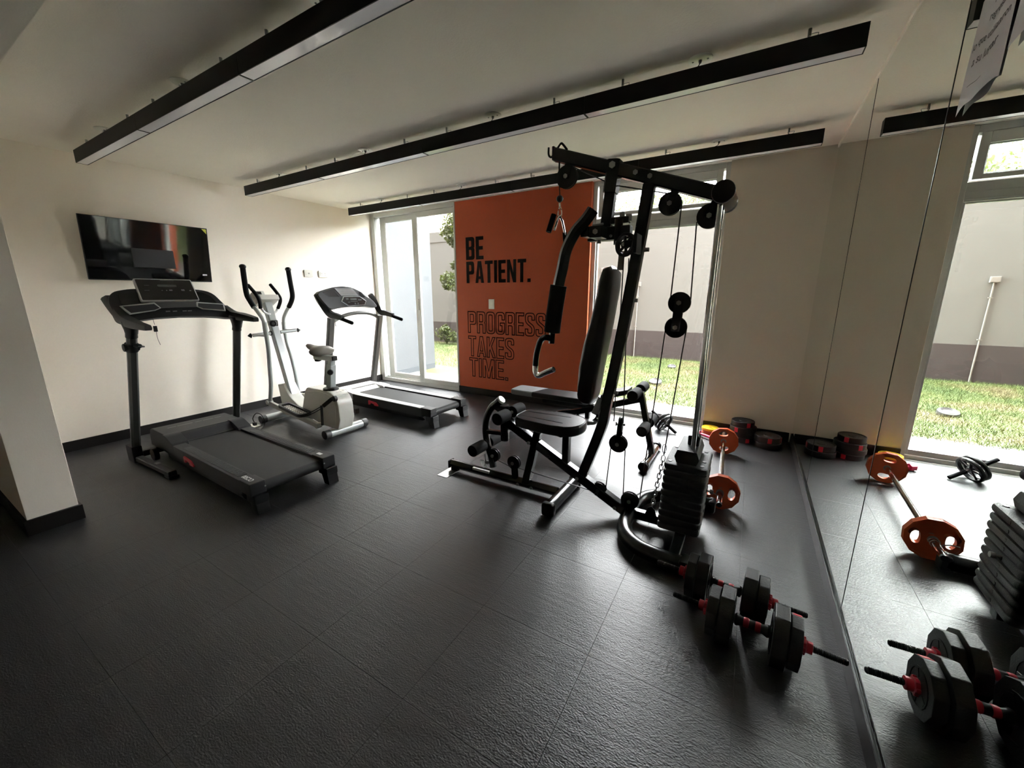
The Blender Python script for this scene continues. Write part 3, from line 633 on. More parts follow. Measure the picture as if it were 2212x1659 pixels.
# --- treadmill beside the column
R1 = (-3.40, 1.433, 0); A1 = -.033
t1 = thing('treadmill', 'black treadmill with a wide black console under the television', 'treadmill', R1, 'treadmills')
P = treadmill_deck(t1, R1, A1, -.98, .82, .29, 'darkplastic', 'darkplastic', 'darkplastic', -.50, .250, True, -.20)
text = text_mesh('marking', 'CC500', .042, Matrix.Translation((-2.625, 1.168, .2065)) @ Matrix.Rotation(math.pi+A1, 4, 'Z'), 'print', t1, bold=.0012)
x = MB().box((.705, .225, .206), (.755, .250, .2068)); P('marking', x, 'print')
b = MB()
for k, (a_, c_) in enumerate([(-.20, -.14), (-.13, -.02), (0, .05), (.06, .14), (.15, .2)]): b.box((-.80, a_, .2495), (-.785, c_, .2507))
P('marking', b, 'dimprint')
for s_, yb, yt in ((-1, 1.055, 1.085), (1, 1.825, 1.800)):
    b = MB().rtube([(-4.315, yb, .035), (-3.935, yt, 1.085)], .046, .060, upv=(0, 1, 0), c=.6)
    po = b.build('upright_post', 'postgrey', t1)
    b = MB().box((-4.39, yb-.034, .0), (-4.25, yb+.034, .145), .01, rot=(.0, 'Y')); b.build('post_shoe', 'blackplastic', po)
    b = MB().lathe([(.036, 0), (.035, .03), (.034, .05)], (-3.945, yt, 1.06), (.33, 0, .95), 16); b.build('post_collar', 'blackplastic', po)
    b = MB().rtube([(-4.40, yb+.0, .035), (-3.66, yb+.02, .035)], .052, .042, c=.3).box((-3.74, yb-.012, .0), (-3.64, yb+.052, .02), .004)
    b.build('floor_rail', 'blackplastic', t1)
b = MB().rtube([(-4.33, 1.06, .05), (-4.33, 1.82, .05)], .05, .05); b.build('cross_tube', 'blackplastic', t1)
for ya_ in (1.10, 1.725): MB().cyl((-4.10, ya_, .085), (-4.10, ya_+.035, .085), .052, bev=.006).build('transport_wheel', 'blackplastic', t1)
b = MB().rtube([(-4.2, 1.45, .06), (-3.95, 1.45, .04), (-3.72, 1.45, .10)], .03, .05); b.build('incline_arm', 'blackplastic', t1)
b = MB().box((-3.965, 1.062, .020), (-3.91, 1.092, .060), .004); b.build('label_plate', 'slotgrey', t1)
b = MB().cyl((-3.965, 1.03, .985), (-3.965, 1.12, .985), .030, seg=14, bev=.005); b.lathe([(.039, -.03), (.039, .03)], (-3.965, 1.078, .985), (.33, 0, .95), 16)
b.cyl((-3.93, 1.09, 1.00), (-3.84, 1.09, 1.00), .016, seg=10); h_ = b.build('bottle_clamp', 'blackplastic', t1)
MB().box((-3.845, 1.078, .994), (-3.78, 1.102, 1.004), .003).build('clamp_tab', 'midplastic', h_)
# console
def yz(b, poly, x0, x1, tilt, zp, bev=.006, holes=None):
    y = MB().prism(poly, x0, x1, 0, bev, holes); R_ = Matrix.Translation((x0, 0, zp)) @ Matrix.Rotation(-tilt, 4, 'Y') @ Matrix.Translation((-x0, 0, -zp))
    bmesh.ops.transform(y.bm, matrix=R_, verts=y.bm.verts[:]); b._merge(y.bm); return b
out = rpoly([(1.02, 1.335, .05), (1.055, 1.40, .04), (1.16, 1.425, .05), (1.60, 1.425, .05), (1.70, 1.40, .09), (1.79, 1.25, .05), (1.86, 1.195, .03), (1.845, 1.165), (1.76, 1.168, .03), (1.70, 1.180), (1.60, 1.192), (1.43, 1.200), (1.27, 1.194), (1.17, 1.180), (1.08, 1.16, .02), (1.04, 1.18, .03)], 4)
co = yz(MB(), out, -3.985, -4.045, .30, 1.18).build('console_body', 'blackplastic', t1)
for nm, pl in (('storage_recess', [(1.085, 1.30), (1.085, 1.385), (1.20, 1.40), (1.26, 1.30)]), ('storage_recess', [(1.55, 1.31), (1.54, 1.40), (1.62, 1.40), (1.68, 1.36), (1.71, 1.30)])):
    yz(MB(), rpoly([(a_, c_, .015) for a_, c_ in pl]), -3.978, -3.986, .30, 1.18, .002).build(nm, 'panel', co)
for y_, s_, nm in ((1.070, -1, 'left'), (1.805, 1, 'right')):
    tip = (-3.615, y_+.022, 1.140) if s_ < 0 else (-3.600, y_-.002, 1.160)
    b = MB().sweep([tip, (-3.72, y_+.012, 1.150), (-3.85, y_+.006, 1.165), (-3.96, y_, 1.195), (-4.05, y_-.012, 1.265), (-4.10, y_-.03, 1.35)] if s_ < 0 else [tip, (-3.72, y_, 1.170), (-3.86, y_, 1.180), (-3.98, y_-.005, 1.195), (-4.06, y_-.035, 1.25)],
        [(-.030, -.026), (.030, -.026), (.036, .0), (.028, .030), (-.028, .030), (-.036, 0)], 4, upv=(0, 0, 1), scales=lambda u: .62+.55*min(1, u*2.2)-.15*u)
    g_ = b.build('arm_rest', 'darkplastic' if s_ < 0 else 'blackplastic', t1, angle=50)
    MB().lathe([(.036, 0), (.040, .03), (.050, .07), (.056, .1)], (-3.93, 1.085 if s_ < 0 else 1.80, 1.085), (.2, 0, 1), 16).build('arm_socket', 'blackplastic', g_)
fr = rpoly([(1.197, 1.322, .012), (1.577, 1.322, .012), (1.572, 1.515, .012), (1.200, 1.515, .012)])
sc_ = yz(MB(), fr, -3.992, -4.018, .50, 1.322, .004).build('screen_frame', 'silver', t1)
yz(MB(), rpoly([(1.206, 1.330, .008), (1.568, 1.330, .008), (1.563, 1.508, .008), (1.209, 1.508, .008)]), -3.989, -3.993, .50, 1.322, .0008).build('screen', 'panel', sc_)
yz(MB(), rpoly([(1.33, 1.445, .01), (1.455, 1.445, .01), (1.455, 1.465, .01), (1.33, 1.465, .01)]), -3.9875, -3.9885, .50, 1.322, 0).build('display_window', 'lcd', sc_)
b = MB()
for y_, z_, wd, hh in [(1.24, 1.41, .03, .004), (1.345, 1.41, .008, .006), (1.375, 1.41, .006, .006), (1.395, 1.41, .02, .010), (1.475, 1.41, .022, .014), (1.53, 1.41, .012, .006), (1.25, 1.455, .03, .003), (1.36, 1.50, .09, .003)]: yz(b, [(y_, z_), (y_+wd, z_), (y_+wd, z_+hh), (y_, z_+hh)], -3.9877, -3.9885, .50, 1.322, 0)
b.build('button_marking', 'dimprint', sc_)
for pl in ([(1.062, 1.291), (1.268, 1.312), (1.300, 1.268), (1.262, 1.250), (1.104, 1.225)], [(1.542, 1.312), (1.742, 1.291), (1.742, 1.228), (1.572, 1.250), (1.535, 1.275)]):
    c_ = [sum(q[i] for q in pl)/len(pl) for i in (0, 1)]
    tr_ = yz(MB(), pl, -3.958, -3.975, .20, 1.25, .003).build('speaker_tray', 'silver', t1)
    yz(MB(), [(c_[0]+(q[0]-c_[0])*.90, c_[1]+(q[1]-c_[1])*.74) for q in pl], -3.9555, -3.959, .20, 1.25, .001).build('tray_insert', 'darkplastic', tr_)
yz(MB(), [(1.27, 1.312), (1.54, 1.312), (1.535, 1.270), (1.300, 1.268)], -3.962, -3.975, .20, 1.25, .002).build('trim_bar', 'midplastic', t1)
b = MB()
for y_ in (1.33, 1.375, 1.44, 1.475): yz(b, [(y_, 1.236), (y_+.028, 1.237), (y_+.028, 1.245), (y_, 1.244)], -3.972, -3.976, .2, 1.2, 0)
b.build('button_marking', 'dimprint', t1)
b = MB().tube([(-4.0, 1.246, 1.19), (-4.0, 1.250, 1.14)], .0016, seg=5); b.box((-4.006, 1.238, 1.085), (-3.994, 1.262, 1.130), .003); b.tube([(-4.0, 1.252, 1.085), (-4.0, 1.252, 1.03), (-4.0, 1.262, .98)], .0016, 4, 5); b.build('safety_key', 'blackplastic', t1)

# --- treadmill by the sliding door
R2_ = (-3.50, 3.258, 0); A2 = -.035
t2 = thing('treadmill', 'treadmill with grey posts and silver deck rails beside the sliding door', 'treadmill', R2_, 'treadmills')
P = treadmill_deck(t2, R2_, A2, -.98, .76, .285, 'darkplastic', 'blackplastic', 'silver', -.60, .215, False, -.22, True)
for yb, s_ in ((2.945, -1), (3.665, 1)):
    po = MB().rtube([(-4.49, yb, .03), (-4.235, yb+.01, 1.10)], .055, .085, upv=(0, 1, 0), c=.5).build('upright_post', 'greypost', t2)
    MB().rtube([(-4.62, yb-.02, .035), (-3.84, yb-.045, .035)], .05, .055, c=.2).build('floor_rail', 'midplastic', t2)
    MB().box((-4.545, yb-.04, 0), (-4.43, yb+.04, .12), .01).build('post_shoe', 'midplastic', po)
MB().rtube([(-4.5, 2.95, .045), (-4.5, 3.66, .045)], .05, .05).build('cross_tube', 'midplastic', t2)
MB().tube([(-4.235, 2.985, 1.060), (-4.225, 3.08, 1.105), (-4.215, 3.20, 1.135), (-4.21, 3.33, 1.145), (-4.215, 3.47, 1.135), (-4.225, 3.58, 1.105), (-4.235, 3.64, 1.075)], .022, 4, 12).build('arch_tube', 'greypost', t2)
out = rpoly([(2.795, 1.375, .02), (2.845, 1.412), (3.005, 1.455, .04), (3.136, 1.468), (3.27, 1.455, .04), (3.40, 1.40, .03), (3.46, 1.345, .03), (3.55, 1.295, .04), (3.60, 1.22, .02), (3.58, 1.205), (3.40, 1.222), (3.20, 1.226), (3.05, 1.214), (2.955, 1.196, .02), (2.90, 1.22), (2.84, 1.30, .04)], 4)
co = yz(MB(), out, -4.18, -4.27, .16, 1.2).build('console_body', 'blackplastic', t2)
yz(MB(), [(3.012, 1.442), (3.265, 1.444), (3.343, 1.352), (3.090, 1.350)], -4.171, -4.182, .16, 1.2, .002).build('book_rest', 'midplastic', co)
b = MB()
for k in range(7): yz(b, [(3.085-k*.0105, 1.360+k*.0125), (3.325-k*.0105, 1.361+k*.0125), (3.325-k*.0105, 1.364+k*.0125), (3.085-k*.0105, 1.363+k*.0125)], -4.169, -4.172, .16, 1.2, 0)
b.build('rest_line', 'silver', co)
yz(MB(), rpoly([(2.855, 1.395, .01), (3.0, 1.44, .01), (3.075, 1.345, .01), (2.93, 1.345, .01)]), -4.174, -4.183, .16, 1.2, .002).build('storage_recess', 'panel', co)
yz(MB(), rpoly([(3.355, 1.405, .01), (3.385, 1.398, .01), (3.44, 1.335, .01), (3.365, 1.345, .01)]), -4.174, -4.183, .16, 1.2, .002).build('storage_recess', 'panel', co)
hx_ = [(3.075, 1.290), (3.115, 1.345), (3.345, 1.348), (3.43, 1.290), (3.40, 1.240), (3.16, 1.236)]
cp = yz(MB(), hx_, -4.166, -4.184, .16, 1.2, .003).build('control_panel', 'silver', co)
yz(MB(), [(3.25+(a_-3.25)*.965, 1.292+(c_-1.292)*.93) for a_, c_ in hx_], -4.1645, -4.168, .16, 1.2, .001).build('panel_face', 'panel', cp)
b = MB()
for y_, z_, wd, hh in [(3.14, 1.31, .035, .016), (3.20, 1.305, .09, .018), (3.16, 1.275, .03, .008), (3.20, 1.285, .1, .006), (3.25, 1.252, .02, .018), (3.29, 1.252, .02, .018), (3.31, 1.30, .05, .01)]: yz(b, rpoly([(y_, z_, .003), (y_+wd, z_, .003), (y_+wd, z_+hh, .003), (y_, z_+hh, .003)]), -4.1625, -4.166, .16, 1.2, 0)
b.build('button_marking', 'lcd', co)
for y_ in (2.925, 3.675):
    b = MB().sweep([(-4.00, y_+.01, 1.105), (-4.10, y_+.005, 1.125), (-4.20, y_, 1.145), (-4.25, y_-.04*(1 if y_ < 3 else .8), 1.23), (-4.27, y_-.085*(1 if y_ < 3 else .9), 1.33), (-4.275, y_-.10, 1.37)], [(-.024, -.03), (.024, -.03), (.03, 0), (.024, .03), (-.024, .03), (-.03, 0)], 4, scales=lambda u: .8+.35*math.sin(u*3.1))
    a_ = b.build('arm', 'blackplastic', t2, angle=50)
    MB().tube([(-4.12, y_+.005, 1.120), (-3.86, y_+.020, 1.055)], .021, seg=12).sphere((-3.86, y_+.020, 1.055), .021, seg=10).build('hand_grip', 'foam', a_)
b = MB().tube([(-4.19, 2.98, 1.10), (-4.19, 2.985, 1.045)], .0015, seg=5); b.box((-4.197, 2.97, 1.0), (-4.183, 3.0, 1.045), .003); b.build('safety_key', 'silver', t2)
MB().tube([(-4.19, 2.985, 1.0), (-4.15, 2.99, .90), (-4.05, 2.99, .76), (-3.98, 2.985, .70), (-4.08, 2.94, .69), (-4.20, 2.93, .675)], .0018, 5, 5).build('safety_cord', 'slotgrey', t2)
MB().tube([(-4.46, 2.915, .145), (-4.40, 2.86, .20)], .012, seg=8).build('lock_knob', 'blackplastic', t2)

# ------------------------------------------------------------------ elliptical bike
t = thing('elliptical_bike', 'white elliptical trainer with a bike saddle between the two treadmills', 'exercise machine', (-3.9, 2.40, 0))
def stab(x, y0, y1, nm):
    s = MB().tube([(x, y0+.05, .045), (x, y1-.05, .045)], .040, seg=16).build(nm, 'whitetube', t)
    b = MB()
    for ya, yb in ((y0, y0+.06), (y1-.06, y1)): b.cyl((x, ya, .046), (x, yb, .046), .0445, seg=18, bev=.006)
    b.build('end_cap', 'midplastic', s); return s
stab(-3.40, 2.17, 2.66, 'rear_stabilizer'); fs = stab(-4.44, 2.12, 2.68, 'front_stabilizer')
MB().rtube([(-4.43, 2.38, .075), (-4.0, 2.385, .09), (-3.75, 2.385, .12)], .06, .05).build('base_tube', 'whitetube', t)
MB().rtube([(-4.165, 2.385, .13), (-4.50, 2.385, 1.285)], .068, .080, upv=(0, 1, 0)).build('mast', 'whitetube', t)
MB().prism(rpoly([(-4.375, .41, .01), (-4.265, .43, .01), (-4.18, .30, .06), (-3.98, .19, .03), (-3.93, .07), (-4.30, .07), (-4.345, .20, .05)]), 2.315, 2.455, 1, .014).build('mast_shroud', 'offwhite', t)
k_ = MB().cyl((-4.40, 2.36, 1.068), (-4.34, 2.34, 1.068), .034, seg=16, bev=.008); k_.box((-4.46, 2.345, 1.035), (-4.385, 2.42, 1.10), .01); kn = k_.build('tension_knob', 'blackplastic', t)
MB().cyl((-4.345, 2.342, 1.068), (-4.335, 2.338, 1.068), .014, seg=12).build('knob_centre', 'midplastic', kn)
ax = MB().tube([(-4.415, 2.16, .955), (-4.415, 2.62, .975)], .019, seg=12).build('pivot_axle', 'whitetube', t)
b = MB()
for y_ in (2.345, 2.425): b.cyl((-4.415, y_-.012, .963), (-4.415, y_+.012, .963), .026, seg=14)
b.cyl((-4.41, 2.135, .955), (-4.41, 2.105, .955), .026, .004, seg=12); b.cyl((-4.42, 2.645, .972), (-4.42, 2.675, .972), .024, .004, seg=12); b.build('axle_cap', 'blackplastic', ax)
def arm(pts_g, pts_t, pts_l, m1='foam'):
    a = MB().tube(pts_t, .0185, 6, 12).build('swing_arm', 'whitetube', t)
    MB().tube(pts_g, .0245, 6, 12).build('foam_grip', 'foam', a); MB().sphere(pts_g[0], .031, (1, 1, .8), 14).build('grip_cap', 'blackplastic', a)
    b = MB().tube(pts_l, .0195, 6, 12); b.build('lower_link', 'whitetube', a)
    b = MB()
    for u in (0, .06): b.cyl(V(pts_t[-1])+V((0, -.022, .04+u)), V(pts_t[-1])+V((0, .022, .04+u)), .006, seg=8)
    b.tube([V(pts_t[-1])+V((0, 0, .10)), V(pts_t[-1])+V((0, 0, -.02))], .0225, seg=12); b.build('clamp', 'whitetube', a)
    return a
arm([(-4.405, 2.15, 1.640), (-4.408, 2.15, 1.50), (-4.402, 2.15, 1.37), (-4.35, 2.15, 1.30), (-4.297, 2.15, 1.243)], [(-4.32, 2.15, 1.265), (-4.23, 2.15, 1.19), (-4.158, 2.15, 1.115), (-4.146, 2.15, 1.03), (-4.146, 2.15, 1.0)],
    [(-4.146, 2.15, 1.02), (-4.150, 2.155, .85), (-4.179, 2.16, .669), (-4.225, 2.17, .452), (-4.300, 2.18, .27)])
arm([(-4.475, 2.65, 1.640), (-4.462, 2.65, 1.50), (-4.450, 2.65, 1.37), (-4.48, 2.65, 1.30), (-4.548, 2.65, 1.230)], [(-4.53, 2.65, 1.245), (-4.62, 2.65, 1.17), (-4.686, 2.65, 1.09), (-4.695, 2.65, 1.0), (-4.696, 2.65, .95)],
    [(-4.696, 2.65, .97), (-4.68, 2.65, .80), (-4.637, 2.65, .68), (-4.59, 2.65, .47), (-4.565, 2.65, .23)])
# move the axle so that both arms hang on it: short side stubs
b = MB().tube([(-4.146, 2.15, .965), (-4.41, 2.17, .958)], .012, seg=8).tube([(-4.696, 2.65, .965), (-4.42, 2.61, .97)], .012, seg=8); b.build('axle_link', 'whitetube', ax)
fh = MB().tube([(-4.371, 2.25, 1.235), (-4.35, 2.27, 1.19), (-4.39, 2.33, 1.168), (-4.455, 2.385, 1.165), (-4.53, 2.46, 1.168), (-4.60, 2.53, 1.185), (-4.597, 2.55, 1.225)], .011, 6, 10).build('fixed_handlebar', 'whitetube', t)
for pts in ([(-4.553, 2.25, 1.464), (-4.425, 2.25, 1.370), (-4.375, 2.25, 1.304), (-4.372, 2.25, 1.225)], [(-4.685, 2.55, 1.476), (-4.546, 2.55, 1.359), (-4.528, 2.55, 1.299), (-4.592, 2.55, 1.218)]):
    MB().tube(pts, .0175, 6, 12).build('foam_grip', 'foam', fh)
R_ = Matrix.Translation((-4.50, 2.385, 1.335)) @ Matrix.Rotation(-.45, 4, 'Y')
def cbox(a, c_, nm, m, par=t, bev=.006):
    x = MB().box(a, c_, bev); bmesh.ops.transform(x.bm, matrix=R_, verts=x.bm.verts[:]); return x.build(nm, m, par)
cn = cbox((-.10, -.10, -.055), (.075, .10, .005), 'console', 'offwhite', bev=.012)
cbox((-.115, -.095, .0), (-.02, .02, .095), 'console_head', 'offwhite', cn, .014)
cbox((-.025, -.070, .048), (-.017, -.018, .080), 'display', 'panel', cn, .002); cbox((-.025, -.058, .018), (-.017, -.025, .036), 'display', 'panel', cn, .002)
b = MB().tube([(-4.60, 2.28, 1.36), (-4.53, 2.26, 1.30)], .006, seg=6).tube([(-4.54, 2.262, 1.29), (-4.52, 2.262, 1.22)], .009, seg=8); b.build('sensor_lead', 'blackplastic', cn)
# drive housing
bp_ = rpoly([(-3.832, .405, .03), (-3.79, .455, .04), (-3.62, .455), (-3.40, .450, .10), (-3.305, .37, .12), (-3.30, .18), (-3.345, .075, .02), (-3.60, .085), (-3.93, .165, .02)], 5)
hs = MB().prism(bp_, 2.285, 2.455, 1, .014).build('drive_housing', 'offwhite', t)
b = MB().prism(rpoly([(-3.80, .41, .02), (-3.62, .435, .02), (-3.42, .425, .08), (-3.345, .34, .10), (-3.36, .12, .02), (-3.60, .10, .02), (-3.87, .175, .02)], 5), 2.278, 2.290, 1, .004); b.build('side_cover', 'offwhite', hs)
MB().prism([(-3.44, .22), (-3.36, .22), (-3.345, .07), (-3.46, .07)], 2.30, 2.46, 1, .01).build('rear_leg', 'offwhite', hs)
sl = MB(); 
for i in range(4): sl.box((-3.36-.0, 2.31+i*.035, .452-.0), (-3.33, 2.325+i*.035, .456), .001)
sl.build('vent_mark', 'silver', hs)
MB().lathe([(.075, 0), (.07, .02), (.045, .03)], (-3.50, 2.36, .448), (0, 0, 1), 16).build('post_gasket', 'blackplastic', t)
sp = MB().rtube([(-3.50, 2.36, .45), (-3.455, 2.36, .70)], .066, .070, upv=(0, 1, 0)).build('seat_post', 'whitetube', t)
MB().rtube([(-3.458, 2.36, .69), (-3.440, 2.36, .765)], .052, .058, upv=(0, 1, 0)).build('inner_post', 'whitetube', sp)
kk = MB().lathe([(.022, 0), (.028, .012), (.028, .03), (.02, .04)], (-3.455, 2.335, .635), (.9, -.35, 0), 14).tube([(-3.47, 2.34, .635), (-3.43, 2.33, .635)], .009, seg=8); kk.build('adjust_knob', 'blackplastic', sp)
MB().rtube([(-3.69, 2.36, .762), (-3.40, 2.36, .768)], .055, .050).build('seat_slider', 'whitetube', t)
MB().box((-3.405, 2.335, .748), (-3.385, 2.385, .790), .004).build('slider_cap', 'darkplastic', t)
MB().lathe([(.034, 0), (.030, -.02), (.015, -.025)], (-3.66, 2.36, .742), (0, 0, 1), 14).build('saddle_knob', 'blackplastic', t)
MB().tube([(-3.62, 2.36, .775), (-3.62, 2.36, .80)], .028, seg=14).build('saddle_clamp', 'blackplastic', t)
# saddle
b = MB(); sec_ = []
for u, wd, th, zz in [(0, .024, .030, .872), (.12, .034, .042, .868), (.32, .042, .050, .857), (.52, .075, .062, .850), (.70, .118, .075, .850), (.85, .132, .078, .850), (.96, .105, .060, .848), (1.0, .05, .03, .842)]:
    x_ = -3.80+u*.27; ring = []
    for k in range(18):
        a_ = 2*math.pi*k/18; cy, cz = math.cos(a_), math.sin(a_)
        y_ = 2.36+wd*cy; z_ = zz+(th*.45*cz if cz > 0 else th*cz)*(1-.12*abs(cy))-(.020*(abs(cy)**2)*(wd/.12))
        if cz > 0: z_ -= .008*math.exp(-(cy*4)**2)*(u > .4)
        ring.append(b.bm.verts.new((x_, y_, z_)))
    sec_.append(ring)
for A_, B_ in zip(sec_, sec_[1:]):
    for k in range(18): b.bm.faces.new((A_[k], A_[(k+1) % 18], B_[(k+1) % 18], B_[k]))
b.bm.faces.new(sec_[0]); b.bm.faces.new(sec_[-1][::-1]); b.build('saddle', 'saddle', t, angle=70)
# crank, straps and foot bars
MB().cyl((-3.324, 2.255, .40), (-3.324, 2.285, .40), .028, seg=16, bev=.004).build('crank_hub', 'blackplastic', t)
MB().rtube([(-3.324, 2.245, .405), (-3.43, 2.215, .325)], .018, .036).build('crank_arm', 'blackplastic', t)
b = MB().rtube([(-3.43, 2.195, .335), (-3.445, 2.195, .135)], .014, .022, upv=(0, 1, 0)); b.tube([(-3.43, 2.19, .325), (-3.56, 2.19, .262), (-3.69, 2.19, .205)], .005, 3, 6).tube([(-3.43, 2.19, .305), (-3.56, 2.19, .242), (-3.69, 2.19, .19)], .005, 3, 6); b.build('crank_link', 'blackplastic', t)
def footbar(y_, front, rear, ped):
    fb = MB().rtube([front, rear], .034, .050, upv=(0, 0, 1)).build('foot_bar', 'offwhite', t)
    MB().cyl(V(rear)+V((0, -.026, 0)), V(rear)+V((0, .026, 0)), .026, seg=14, bev=.003).build('bearing', 'silver', fb)
    MB().cyl(V(front)+V((0, -.030, .01)), V(front)+V((0, .030, .01)), .024, seg=14, bev=.003).build('bearing', 'silver', fb)
    px_, pz = ped; sl_ = (rear[2]-front[2])/(rear[0]-front[0])
    out = rpoly([(px_-.19, y_-.065, .03), (px_+.19, y_-.075, .05), (px_+.20, y_+.065, .05), (px_-.19, y_+.06, .03)])
    inn = rpoly([(px_-.165, y_-.045, .02), (px_+.165, y_-.052, .03), (px_+.172, y_+.045, .03), (px_-.165, y_+.042, .02)])
    def slope(mb):
        for v in mb.bm.verts: v.co.z += (v.co.x-px_)*sl_
        return mb
    pd = slope(MB().prism(out, pz, pz+.030, 2, holes=[inn])).build('foot_plate', 'midplastic', fb)
    slope(MB().prism(inn, pz, pz+.012, 2)).build('foot_tread', 'saddle', pd)
    b = MB()
    for i in range(9):
        for j in range(3): b.box((px_-.14+i*.033, y_-.03+j*.024, pz+.010), (px_-.125+i*.033, y_-.018+j*.024, pz+.0155), .001, seg=1)
    slope(b).build('tread_stud', 'plate_white', pd)
footbar(2.185, (-4.33, 2.185, .235), (-3.50, 2.185, .125), (-3.87, .215))
footbar(2.60, (-4.56, 2.62, .205), (-3.60, 2.56, .25), (-4.0, .262))
# floor outlet with a looped plug lead
t = thing('floor_outlet', 'small floor outlet plate with a looped lead beside the elliptical foot', 'outlet', (-4.43, 2.06, 0))
MB().box((-4.50, 2.005, 0), (-4.36, 2.09, .008), .002).build('plate', 'plate_white', t)
MB().box((-4.44, 2.035, .006), (-4.40, 2.065, .040), .004).build('plug', 'blackplastic', t)
MB().tube([(-4.42, 2.05, .038), (-4.43, 2.045, .085), (-4.41, 2.075, .135), (-4.36, 2.10, .12), (-4.32, 2.105, .06), (-4.30, 2.08, .015), (-4.24, 2.02, .006), (-4.18, 1.95, .005)], .0045, 6, 8).build('lead', 'cable', t)

# ------------------------------------------------------------------ multi gym
YG = 2.285
g = thing('multi_gym', 'tall dark grey cable multi-gym with weight stack in the middle of the room', 'gym machine', (-.9, YG, 0))
S = 'gunmetal'
def bolt(b, p, r=.008, ax_=(0, -1, 0), h=.006): b.cyl(V(p)-V(ax_)*.004, V(p)+V(ax_)*h, r, seg=6); return b
def gt(nm, pts, w_, h_, par=g, up_=(0, 1, 0), m=S, sm=0, c=.22): return MB().rtube(pts, w_, h_, sm, up_, c).build(nm, m, par)
bt = MB().rtube([(-1.925, YG, .052), (-1.0, YG, .052)], .066, .062, upv=(0, 1, 0), c=.8).build('base_tube', S, g)
MB().box((-1.94, YG-.032, .02), (-1.925, YG+.032, .085), .006).build('end_cap', 'blackplastic', bt)
MB().box((-1.70, YG-.0285, .062), (-1.55, YG-.01, .0805), .001).build('sticker', 'print', bt)
MB().box((-1.92, YG-.02, .0), (-1.86, YG+.02, .026), .003).build('foot_pad', 'blackplastic', bt)
MB().box((-1.955, 2.14, 0), (-1.86, 2.30, .004), .001).build('floor_plate', 'steel', bt)
cf = MB().tube([(-.965, 2.07, .048), (-.965, 2.50, .048)], .041, seg=14).build('front_foot', S, g)
for a_, c_ in ((2.035, 2.09), (2.48, 2.53)): MB().box((-1.008, a_, .0), (-.922, c_, .09), .02, seg=3).build('foot_cap', 'blackplastic', cf)
gt('seat_leg', [(-1.246, YG, .06), (-1.155, YG, .46)], .052, .06)
gt('rear_seat_leg', [(-.948, YG, .262), (-.948, YG, .50)], .045, .05)
gt('diagonal_beam', [(-1.415, YG, .500), (-.50, YG, .030)], .062, .060)
for x_, z_ in ((-1.215, .375), (-1.06, .31), (-.855, .20), (-.72, .13), (-.60, .065), (-1.30, .045), (-1.19, .045)): bolt(MB(), (x_, YG-.032, z_), .011).build('bolt', 'steel', g)
up_ = MB().rtube([(-.825, YG, .235), (-.72, YG, .56), (-.698, YG, .70), (-.655, YG, .95), (-.605, YG, 1.30), (-.565, YG, 1.62), (-.530, YG, 1.925)], .060, .060, 5, (0, 1, 0)).build('main_upright', S, g)
gt('front_upright', [(-.725, YG, 2.02), (-.757, YG, 1.66)], .058, .055)
boom = gt('top_boom', [(-1.070, YG, 2.150), (-.215, YG, 1.842)], .066, .060)
hd = MB().rtube([(-.718, YG, 2.065), (-.735, YG, 1.905)], .068, .085, upv=(0, 1, 0), c=.3).build('boom_bracket', S, boom)
for p_, q_ in (((-.720, YG-.043, 2.035), .018), ((-.60, YG-.030, 1.985), .013), ((-.525, YG-.030, 1.957), .013)): bolt(MB(), p_, q_).build('boom_bolt', 'steel', boom)
MB().box((-1.082, YG-.029, 2.115), (-1.068, YG+.029, 2.19), .006).build('boom_cap', 'blackplastic', boom)
b = MB().tube([(-1.115, YG, 2.195), (-1.115, YG, 2.160), (-1.105, YG, 2.145), (-1.090, YG, 2.146), (-1.045, YG, 2.198), (-1.030, YG, 2.200), (-1.0, YG, 2.165)], .006, 3, 8).build('bar_hook', S, boom)
et = MB().tube([(-.172, 2.165, 1.822), (-.172, 2.42, 1.822)], .047, seg=20).build('top_crossbar', S, g)
for ya_, yb2, bv_ in ((2.150, 2.172, .006), (2.40, 2.44, .012)): MB().cyl((-.172, ya_, 1.822), (-.172, yb2, 1.822), .050, seg=22, bev=bv_).build('crossbar_cap', 'blackplastic', et)
for y_ in (2.225, 2.345):
    MB().tube([(-.192, y_, .05), (-.186, y_, 1.80)], .0125, seg=14).build('guide_rod', 'chrome', g)
# pulleys
def pulley(x_, z_, r=.056, y_=YG, ax_=(0, 1, 0), nm='pulley', par=g, bk=None):
    a_ = V(ax_).normalized()
    p = MB().lathe([(.012, -.013), (r*.80, -.013), (r, -.012), (r, -.009), (r*.86, 0), (r, .009), (r, .012), (r*.80, .013), (.012, .013)], (x_, y_, z_), ax_, 28).build(nm, 'blackplastic', par)
    c_ = V((x_, y_, z_)); b = MB().cyl(c_-a_*.026, c_+a_*.026, .008, seg=6).cyl(c_-a_*.030, c_-a_*.024, .013, seg=6); b.build('axle_bolt', 'steel', p)
    return p
def bracket(x0, z0, x1, z1, w_=.032, y_=YG, par=g):
    b = MB(); dx, dz = x1-x0, z1-z0
    for s_ in (-1, 1): b.rtube([(x0-dx*.12, y_+s_*.0185, z0-dz*.12), (x1+dx*.05, y_+s_*.0185, z1+dz*.05)], .004, w_, upv=(1, 0, 0) if abs(dz) > abs(dx) else (0, 0, 1), c=.9)
    for v in b.bm.verts: pass
    b.build('pulley_bracket', S, par)
pulley(-.995, 2.022, .062); bracket(-.995, 2.022, -.975, 2.105, .045)
